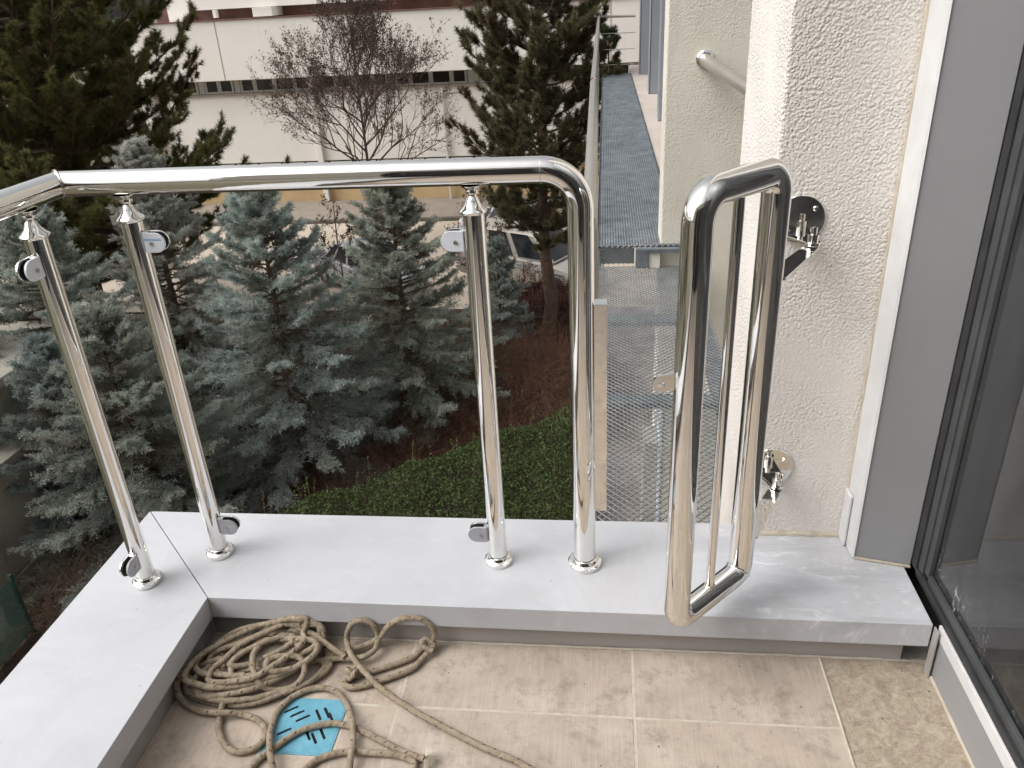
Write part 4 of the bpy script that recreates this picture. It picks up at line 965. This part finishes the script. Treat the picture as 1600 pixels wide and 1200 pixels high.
spruce((-3.90, 14.1, G), 5.05, 1.95, 'dark blue spruce just left of the third post, in front of the silver car', 15, nb=190, c1=(146, 155, 144), c2=(186, 191, 178))
spruce((-2.45, 17.3, G), 2.9, .8, 'small blue spruce to the right of the third post, below the grey van', 16, nb=90, c1=(138, 149, 142), c2=(168, 179, 172), dens=.8)

pine((-12.3, 17.0, G), 10.6, 'big dark pine filling the top left corner', 21, 2.2, lambda q: 4.7*(1-q)**.42*(.75 if q < .3 else 1.0)+.3, nb=170, tufts=11, tr_r=.24, c1=(86, 86, 50), c2=(138, 136, 88))
pine((-15.0, 20.5, G), 10.5, 'second dark pine at the left edge, half hidden by the big one', 24, 1.5, lambda q: 3.8*(1-q)**.55+.3, nb=90, tufts=8, tr_r=.2, c1=(80, 82, 50), c2=(128, 126, 82))
pine((-1.45, 18.2, G), 9.6, 'tall pine right of the third post, close to the walkway', 22, 2.6, lambda q: (1.25 if q < .42 else 2.0)*(1-q)**.42+.2, nb=125, tufts=10, lean=(.1, 0), tr_r=.19, c1=(82, 78, 56), c2=(132, 126, 94))
pine((.10, 26.5, G), 6.75, 'small pine seen through the end rails of the walkway', 23, 3.2, lambda q: .7*(1-q)**.7+.05, nb=36, tufts=8, tr_r=.08, c1=(48, 56, 40), c2=(78, 84, 58))

# bare tree with withered leaves
def bare_tree(loc, H, spread, label, seed, name='bare_tree', cat='tree', depth=6, leaves=5200, r0_=.10, group=None, trunk_h=.24, wood='twig'):
    rnd = random.Random(seed); t = thing(name, label, cat, loc, 0, group); lb = Limbs(); tips = []
    def grow(p, d, L, r, lev):
        n = 4; P_ = [p]
        for i in range(n):
            d = (d+Vector((rnd.gauss(0, .09), rnd.gauss(0, .09), rnd.gauss(.03, .05)))).normalized(); P_.append(P_[-1]+d*L/n)
        lb.add(P_, r, r*.62, 5 if lev > 3 else 3)
        if lev <= 2: tips.extend([(P_[1].lerp(P_[-1], rnd.random()), d) for _ in range(3)])
        if lev == 0: return
        for k in range(3 if lev > 1 else 4):
            a = rnd.uniform(0, 6.283); ax = d.orthogonal().normalized(); ax.rotate(Matrix.Rotation(a, 3, d))
            d2 = (d*1.0+ax*rnd.uniform(.35, .85)+Vector((0, 0, .18))).normalized(); q = P_[rnd.choice((2, 3, 4))]
            grow(q, d2, L*rnd.uniform(.62, .84), r*.58, lev-1)
    trk = Limbs(); z1 = H*trunk_h; trk.add([Vector((0, 0, 0)), Vector((.03, 0, z1*.5)), Vector((0, .02, z1)), Vector((0, 0, H*.62)), Vector((.05, 0, H*.93))], r0_, .012, 8)
    nb = int(20*spread/2.6)
    for k in range(nb):
        f = k/(nb-1); z = z1+(H*.93-z1)*f*.9; az = k*2.4; up = .55+f*1.2
        grow(Vector((0, 0, z)), Vector((math.cos(az), math.sin(az), up)).normalized(), spread*(.52-.30*f)*rnd.uniform(.85, 1.1), r0_*.42*(1-.55*f), depth-3 if f > .6 else depth-2)
    trk.build('trunk', M[wood], t); lb.build('limbs', M[wood], t)
    if leaves:
        cl = Cloud(); sel = [tips[rnd.randrange(len(tips))][0] for _ in range(leaves)]; c = np.array([tuple(v) for v in sel])+RNG.normal(0, .03, (leaves, 3))
        tint = lin(84, 69, 60)*RNG.uniform(.7, 1.5, (leaves, 1)); cl.leaves(c, RNG.uniform(.022, .045, leaves), tint, 0); cl.build('withered_leaves', M['leaf'], t)
    return t
bare_tree((-8.15, 27.2, G), 8.2, 3.7, 'bare tree with a few withered brown leaves before the white building', 31, depth=7, leaves=19000, wood='twig_dark')
bare_tree((-7.6, 21.4, G), 3.1, 1.4, 'thin bare shrub in front of the silver car', 32, 'bare_shrub', 'shrub', 5, 900, .04, trunk_h=.1)
bare_tree((-3.3, 20.6, G), 3.6, 1.6, 'brown bare shrub beside the grey van', 33, 'bare_shrub', 'shrub', 5, 1600, .04, trunk_h=.1)

# clipped green hedge
def hedge(name, label, poly, z1, n, size, c1, c2, amp=.16, seed=3):
    rs = np.random.default_rng(seed); t = thing(name, label, 'hedge', (0, 0, 0)); poly = np.array(poly)
    x0, y0 = poly.min(0); x1, y1 = poly.max(0)
    def inside(p):
        r = np.zeros(len(p), bool); j = len(poly)-1
        for i in range(len(poly)):
            a, b = poly[i], poly[j]; cond = ((a[1] > p[:, 1]) != (b[1] > p[:, 1])) & (p[:, 0] < (b[0]-a[0])*(p[:, 1]-a[1])/(b[1]-a[1]+1e-9)+a[0]); r ^= cond; j = i
        return r
    def edge(p):
        d = np.full(len(p), 9.)
        for i in range(len(poly)):
            a, b = poly[i], poly[(i+1) % len(poly)]; ab = b-a; tt = np.clip(((p-a)@ab)/(ab@ab), 0, 1); d = np.minimum(d, np.linalg.norm(p-(a+tt[:, None]*ab), axis=1))
        return d
    P_ = rs.uniform([x0, y0], [x1, y1], (n*4, 2)); P_ = P_[inside(P_)][:n]; e = edge(P_)
    top = z1-np.exp(-e/.16)*.5+np.array([amp*noise.noise(Vector((x*1.3, y*1.3, 2)))+.06*noise.noise(Vector((x*5, y*5, 2))) for x, y in P_])
    dep = rs.exponential(.10, len(P_)); z = top-dep
    # side leaves
    sidem = e < .12; z[sidem] = G+rs.random(sidem.sum())*(top[sidem]-G)
    c = np.column_stack([P_, z]); mixv = rs.random((len(c), 1)); tint = (lin(*c1)*(1-mixv)+lin(*c2)*mixv)*rs.uniform(.7, 1.25, (len(c), 1))
    cl = Cloud(); cl.leaves(c, rs.uniform(.6, 1.2, len(c))*size, tint, .6)
    # protruding shoots
    ns = 340; q = P_[rs.integers(0, len(P_), ns)]; lb = Limbs()
    for x, y in q:
        zz = z1-.08+amp*noise.noise(Vector((x*1.3, y*1.3, 2))); h = rs.uniform(.10, .32); tipv = Vector((x+rs.normal()*.06, y+rs.normal()*.06, zz+h)); b_ = Vector((x, y, zz-.15)); lb.add([b_, b_.lerp(tipv, .5), tipv], .004, .0015, 3)
        k = 9; u = rs.uniform(.3, 1, (k, 1)); cc = np.array(b_)*(1-u)+np.array(tipv)*u+rs.normal(0, .015, (k, 3)); cl.leaves(cc, rs.uniform(.6, 1, k)*size*.9, np.repeat(((lin(*c2)*1.1)[None]), k, 0), .4)
    # woody core
    bm = bmesh.new(); cen = poly.mean(0); prism(bm, [tuple(cen+(p-cen)*.93) for p in poly], G, z1-.42); obj('woody_core', bm, M['soil'], t)
    tag(lb.build('shoots', M['twig'], t), kind='stuff'); cl.build('foliage', M['leaf'], t); return t
hedge('green_hedge', 'clipped dense green hedge just below the parapet', [(-5.35, 8.9), (-3.5, 10.35), (-2.1, 11.45), (-.45, 12.8), (-.30, 9.6), (-.30, 5.2), (-3.6, 5.4), (-5.5, 7.2)], -5.30, 66000, .027, (46, 58, 32), (96, 112, 66))
hedge('burgundy_hedge', 'dark red leafless hedge below the grey van', [(-3.3, 18.6), (-.6, 18.2), (-.4, 20.3), (-3.4, 20.5)], -5.75, 12000, .03, (58, 34, 34), (92, 56, 50), .2, 5)

# creeper thicket of red-brown stems
def thicket(name, label, cx, cy, sx, sy, n, mat, h, seed, cat='bush', rot=0, curl=1.):
    rs = np.random.default_rng(seed); V = []; F = []
    ns = 9
    for k in range(n):
        a = rs.random()*6.283; r = math.sqrt(rs.random()); u, v = math.cos(a)*r*sx, math.sin(a)*r*sy
        x = cx+u*math.cos(rot)-v*math.sin(rot); y = cy+u*math.sin(rot)+v*math.cos(rot)
        hh = h*(1-r*.55)*(.6+.4*noise.noise(Vector((x, y, seed)))+.25)
        p = np.array([x, y, G+rs.random()*hh*.8]); d = unit(rs.normal(size=3)+np.array([0, 0, .9])); L = rs.uniform(.5, 1.2); P_ = []
        bend = rs.normal(size=3)*.32*curl
        for i in range(ns):
            P_.append(p.copy()); d = unit(d+bend*.5+rs.normal(size=3)*.14+np.array([0, 0, -.20 if i > 2 else .05])); p = p+d*L/ns; p[2] = max(p[2], G+.02)
        P_ = np.array(P_); w0 = rs.uniform(.002, .0048)
        tg = unit(np.gradient(P_, axis=0)); s1 = unit(np.cross(tg, [.3, .2, 1.])); s2 = np.cross(tg, s1)
        base = len(V)*0
        wv_ = (w0*np.linspace(1, .5, ns))[:, None]
        ring = np.stack([P_+s1*wv_, P_-s1*wv_*.5+s2*wv_*.87, P_-s1*wv_*.5-s2*wv_*.87], 1)
        V.append(ring.reshape(-1, 3))
    NV = ns*3; q = []
    for i in range(ns-1):
        for j in range(3): q.append([i*3+j, i*3+(j+1) % 3, (i+1)*3+(j+1) % 3, (i+1)*3+j])
    q = np.array(q); F = (np.arange(len(V))*NV)[:, None, None]+q[None]
    o = np_mesh(name, np.concatenate(V), F.reshape(-1, 4), 4, mat); tag(o, label, cat); return o
th1 = thicket('bare_creeper', 'tangled red-brown creeper stems between spruces and green hedge', -1.9, 15.0, 2.4, 2.6, 5200, M['vine'], 1.9, 41, rot=.8)
th2 = thicket('bare_creeper', 'low red-brown creeper stems under the spruces, left of the third post', -4.0, 11.7, 3.0, 1.0, 3600, M['vine'], 1.0, 42, rot=.75)
th3 = thicket('dry_brush', 'pale dry twigs heaped beside the concrete wall at bottom left', -7.7, 8.6, .75, .8, 1100, M['twig'], .8, 43, curl=.6)
th4 = thicket('dry_brush', 'dry twigs growing along the parapet edge under the low spruce', -6.2, 9.2, .9, .8, 900, M['twig'], .7, 44, curl=.7)
# fallen twigs / litter as ground cover
n = 26000; c = np.column_stack([RNG.uniform(-8.6, -.2, n), RNG.uniform(4, 20.5, n), np.full(n, G+.03)+RNG.random(n)*.04]); tint = lin(108, 84, 62)*RNG.uniform(.35, 1.3, (n, 1)); cl = Cloud(); cl.leaves(c, RNG.uniform(.02, .05, n), tint, 1.2)
tag(cl.build('fallen_leaves', M['leaf']), kind='stuff')
n = 42000; c = np.column_stack([RNG.uniform(-24, -8.9, n), RNG.uniform(8, 20.6, n), np.full(n, G-.02)]); d = unit(np.column_stack([RNG.normal(0, .4, n), RNG.normal(0, .4, n), np.ones(n)])); cl = Cloud(); cl.blades(c, d, RNG.uniform(.04, .12, n), np.full(n, .008), lin(112, 118, 82)*RNG.uniform(.6, 1.25, (n, 1)))
tag(cl.build('grass', M['leaf']), kind='stuff')

# =================================================================== LOW WALLS, FENCE at left
cw = thing('concrete_wall', 'weathered concrete garden wall with panel joints at bottom left', 'wall', (-9, 10, G))
def crel(o): o.matrix_parent_inverse = Matrix.Translation((9, -10, -G)); return o
for k in range(4):
    y0 = 8.40+k*1.9; crel(boxo('wall_panel', (-9.1, y0+.008, G+.48), (-8.84, y0+1.892, G+2.05), M['concrete'], cw, .01)); crel(boxo('plinth_block', (-9.12, y0+.008, G-.05), (-8.80, y0+1.892, G+.465), M['concrete'], cw, .012))
crel(boxo('wall_coping', (-9.3, 8.3, G+2.065), (-8.76, 16.1, G+2.20), M['concrete'], cw, .012))
crel(boxo('wall_pier', (-9.2, 8.02, G+.50), (-8.74, 8.39, G+3.2), M['kerb'], cw, .015)); crel(boxo('pier_foot', (-9.24, 7.98, G-.05), (-8.70, 8.41, G+.485), M['kerb'], cw, .015))
sl_ = boxo('shed_roof', (-13.5, 9.0, -3.75), (-9.0, 12.2, -3.60), M['concrete'], None, .02); tag(sl_, 'flat grey concrete shed roof behind the left spruces', 'roof')
boxw = boxo('shed_wall', (-13.3, 9.2, G-.05), (-9.15, 12.0, -3.755), M['concrete'], None, .01); tag(boxw, 'plain concrete shed wall behind the left spruces', 'shed')
lw = boxo('boundary_wall', (-40, 24.6, G-.05), (-14.6, 24.9, G+.75), M['kerb'], None, .02); tag(lw, 'low grey boundary wall at far left behind the spruces', 'wall')
gfence = thing('green_fence', 'green mesh screen fence in the bottom left corner', 'fence', (-8.7, 7.9, G))
bm = bmesh.new()
for k in range(38): z = .06+k*.025; box(bm, .45-.003, -2.6, z, .45+.003, -.05, z+.014)
o = obj('screen_net', bm, M['green_mesh'], gfence); tag(o, kind='stuff')
for y in (-.03, -1.3, -2.6): boxo('fence_post', (.43, y-.025, -.05), (.48, y+.025, 1.08), M['green_mesh'], gfence, .004)

# =================================================================== VEHICLES
def vehicle(name, label, cat, loc, heading, L, Wd, prof, roof, paint, win, wheelx, tail=True):
    t = thing(name, label, cat, loc, heading)
    # lower body: lofted sections along the length (x), profile = [(x, z_top)], rounded shoulders
    bm = bmesh.new(); rings = []
    for x, zt_, wf in prof:
        w = Wd/2*wf; pts_ = [(-w*.90, .22), (-w, .36), (-w*1.0, zt_*.72), (-w*.965, zt_-.06), (-w*.86, zt_), (w*.86, zt_), (w*.965, zt_-.06), (w, zt_*.72), (w, .36), (w*.90, .22)]
        rings.append([bm.verts.new((x, y, z)) for y, z in pts_])
    for a, b in zip(rings, rings[1:]):
        for k in range(len(a)): bm.faces.new([a[k], a[(k+1) % len(a)], b[(k+1) % len(a)], b[k]])
    bm.faces.new(rings[0][::-1]); bm.faces.new(rings[-1]); body = obj('body', bm, paint, t, True, bevel=0, angle=35)
    # greenhouse
    (xa, xb, xc, xd, zb_, zr) = roof; bm = bmesh.new(); w0, w1 = Wd/2*.90, Wd/2*.74
    lo = [(xa, -w0, zb_), (xd, -w0, zb_), (xd, w0, zb_), (xa, w0, zb_)]; hi = [(xb, -w1, zr), (xc, -w1, zr), (xc, w1, zr), (xb, w1, zr)]
    lv = [bm.verts.new(p) for p in lo]; hv = [bm.verts.new(p) for p in hi]; bm.faces.new(hv)
    for k in range(4): bm.faces.new([lv[k], lv[(k+1) % 4], hv[(k+1) % 4], hv[k]])
    obj('cabin', bm, paint, t, bevel=.05)
    def pane(nm, a, b, c_, d_):
        bm = bmesh.new(); q = [Vector(v) for v in (a, b, c_, d_)]; n_ = (q[1]-q[0]).cross(q[3]-q[0]).normalized(); cen = sum(q, Vector())/4
        if n_.dot(cen-Vector(((xa+xd)/2, 0, zb_))) < 0: n_ = -n_
        q = [cen+(v-cen)*.90+n_*.004 for v in q]; extrude_poly(bm, q, n_*.006); obj(nm, bm, M['car_glass'], t)
    def lerp(a, b, f): return tuple(a[i]+(b[i]-a[i])*f for i in range(3))
    for s in (-1, 1):
        B0, B1 = (xa, s*w0, zb_), (xd, s*w0, zb_); T0, T1 = (xb, s*w1, zr), (xc, s*w1, zr)
        for f0, f1 in win: pane('side_window', lerp(B0, B1, f0), lerp(B0, B1, f1), lerp(T0, T1, f1), lerp(T0, T1, f0))
    pane('rear_window', (xa, -w0, zb_), (xa, w0, zb_), (xb, w1, zr), (xb, -w1, zr)); pane('windscreen', (xd, -w0, zb_), (xd, w0, zb_), (xc, w1, zr), (xc, -w1, zr))
    for x in wheelx:
        for s in (-1, 1):
            bm = bmesh.new(); lathe(bm, [(.16, -.11), (.29, -.11), (.325, -.07), (.325, .07), (.29, .11), (.16, .11)], 26, Matrix.Translation((x, s*(Wd/2-.09), .325)) @ Matrix.Rotation(R(90), 4, 'X')); w_ = obj('wheel', bm, M['tyre'], t, True)
            bm = bmesh.new(); lathe(bm, [(0, .02), (.05, .015), (.06, .0), (.2, -.01), (.215, .02)], 20, Matrix.Translation((x, s*(Wd/2+.005), .325)) @ Matrix.Rotation(R(-90*s), 4, 'X')); obj('rim', bm, M['rim'], w_, True)
    xr = prof[0][0]
    for s in (-1, 1):
        boxo('tail_lamp', (xr-.015, min(s*Wd*.30, s*Wd*.445), prof[1][1]*.66), (xr+.10, max(s*Wd*.30, s*Wd*.445), prof[1][1]*.86), M['tail'], t, .02)
        for xh in (.1, -.85) if cat == 'van' else (.2, -.75): boxo('door_handle', (xh, s*(Wd/2)-.012, prof[3][1]*.80), (xh+.16, s*(Wd/2)+.022, prof[3][1]*.80+.035), M['rim'], t, .006)
        for xs_ in (.35, -.6): boxo('door_seam', (xs_, s*(Wd/2)-.02, .32), (xs_+.008, s*(Wd/2)+.002, prof[3][1]*.9), M['gasket'], t)
    boxo('belt_trim', (prof[1][0]+.1, -Wd/2-.004, prof[3][1]*.70), (prof[-2][0]-.3, -Wd/2+.03, prof[3][1]*.70+.04), M['rim'], t, .008)
    return t
sedan = [(-2.1, .62, .78), (-2.05, .90, .90), (-1.5, .98, .98), (-.6, .96, 1.0), (.5, .94, 1.0), (1.4, .88, .98), (1.95, .76, .9), (2.1, .58, .74)]
vanp = [(-2.2, .75, .84), (-2.17, 1.02, .94), (-1.4, 1.04, 1.0), (-.4, 1.04, 1.0), (.6, 1.02, 1.0), (1.3, .98, .98), (2.0, .80, .9), (2.2, .6, .76)]
vehicle('parked_car', 'silver saloon car parked behind the dark spruce', 'car', (-7.15, 22.6, G), R(-42), 4.2, 1.72, sedan, (-1.35, -.75, .45, 1.15, .93, 1.42), M['car_silver'], ((.04, .22), (.25, .55), (.58, .93)), (-1.3, 1.3))
vehicle('parked_van', 'pale grey people carrier parked behind the pine trunk', 'van', (-2.2, 22.9, G), R(-30), 4.4, 1.8, vanp, (-2.05, -1.75, .55, 1.35, 1.02, 1.72), M['car_beige'], ((.03, .27), (.30, .60), (.63, .93)), (-1.4, 1.4))
vehicle('parked_car', 'white car parked behind the grey van, mostly hidden by the pine', 'car', (-3.0, 26.6, G), R(-35), 4.2, 1.75, sedan, (-1.35, -.75, .45, 1.15, .93, 1.45), M['car_white'], ((.04, .22), (.25, .55), (.58, .93)), (-1.3, 1.3))

# far background trees beyond the building's left end
for k, (x, y, h) in enumerate(((-27, 44, 9), (-33, 52, 10), (-22, 60, 9), (-40, 46, 9), (-29, 70, 11))):
    pine((x, y, G), h, ['grey-green pine beyond the left end of the white building', 'far pine second behind the building corner', 'far pine showing above the white corner pier', 'far pine at the left behind the big pine', 'farthest pine on the slope beyond the building'][k], 60+k, 1.2, lambda q: 3.2*(1-q)**.6+.2, nb=60, tufts=4, nl=.22, tr_r=.15, group='far pines beyond the building', c1=(84, 92, 80), c2=(118, 122, 104))

# pines along the lane to the left, outside the picture but mirrored in the polished tubes
for k, (x, y, h) in enumerate(((-15, 5.5, 10), (-16.5, 1.5, 11), (-15, -3, 10), (-17, -7.5, 11))):
    pine((x, y, G), h, ['pine on the lane to the left, nearest the spruces', 'pine on the lane to the left, second from the spruces', 'pine on the lane to the left, third from the spruces', 'pine on the lane to the left, farthest from the spruces'][k], 80+k, 1.2, lambda q: 3.4*(1-q)**.5+.2, nb=60, tufts=4, nl=.2, tr_r=.17, group='pines along the lane', c1=(60, 70, 44), c2=(96, 104, 70))
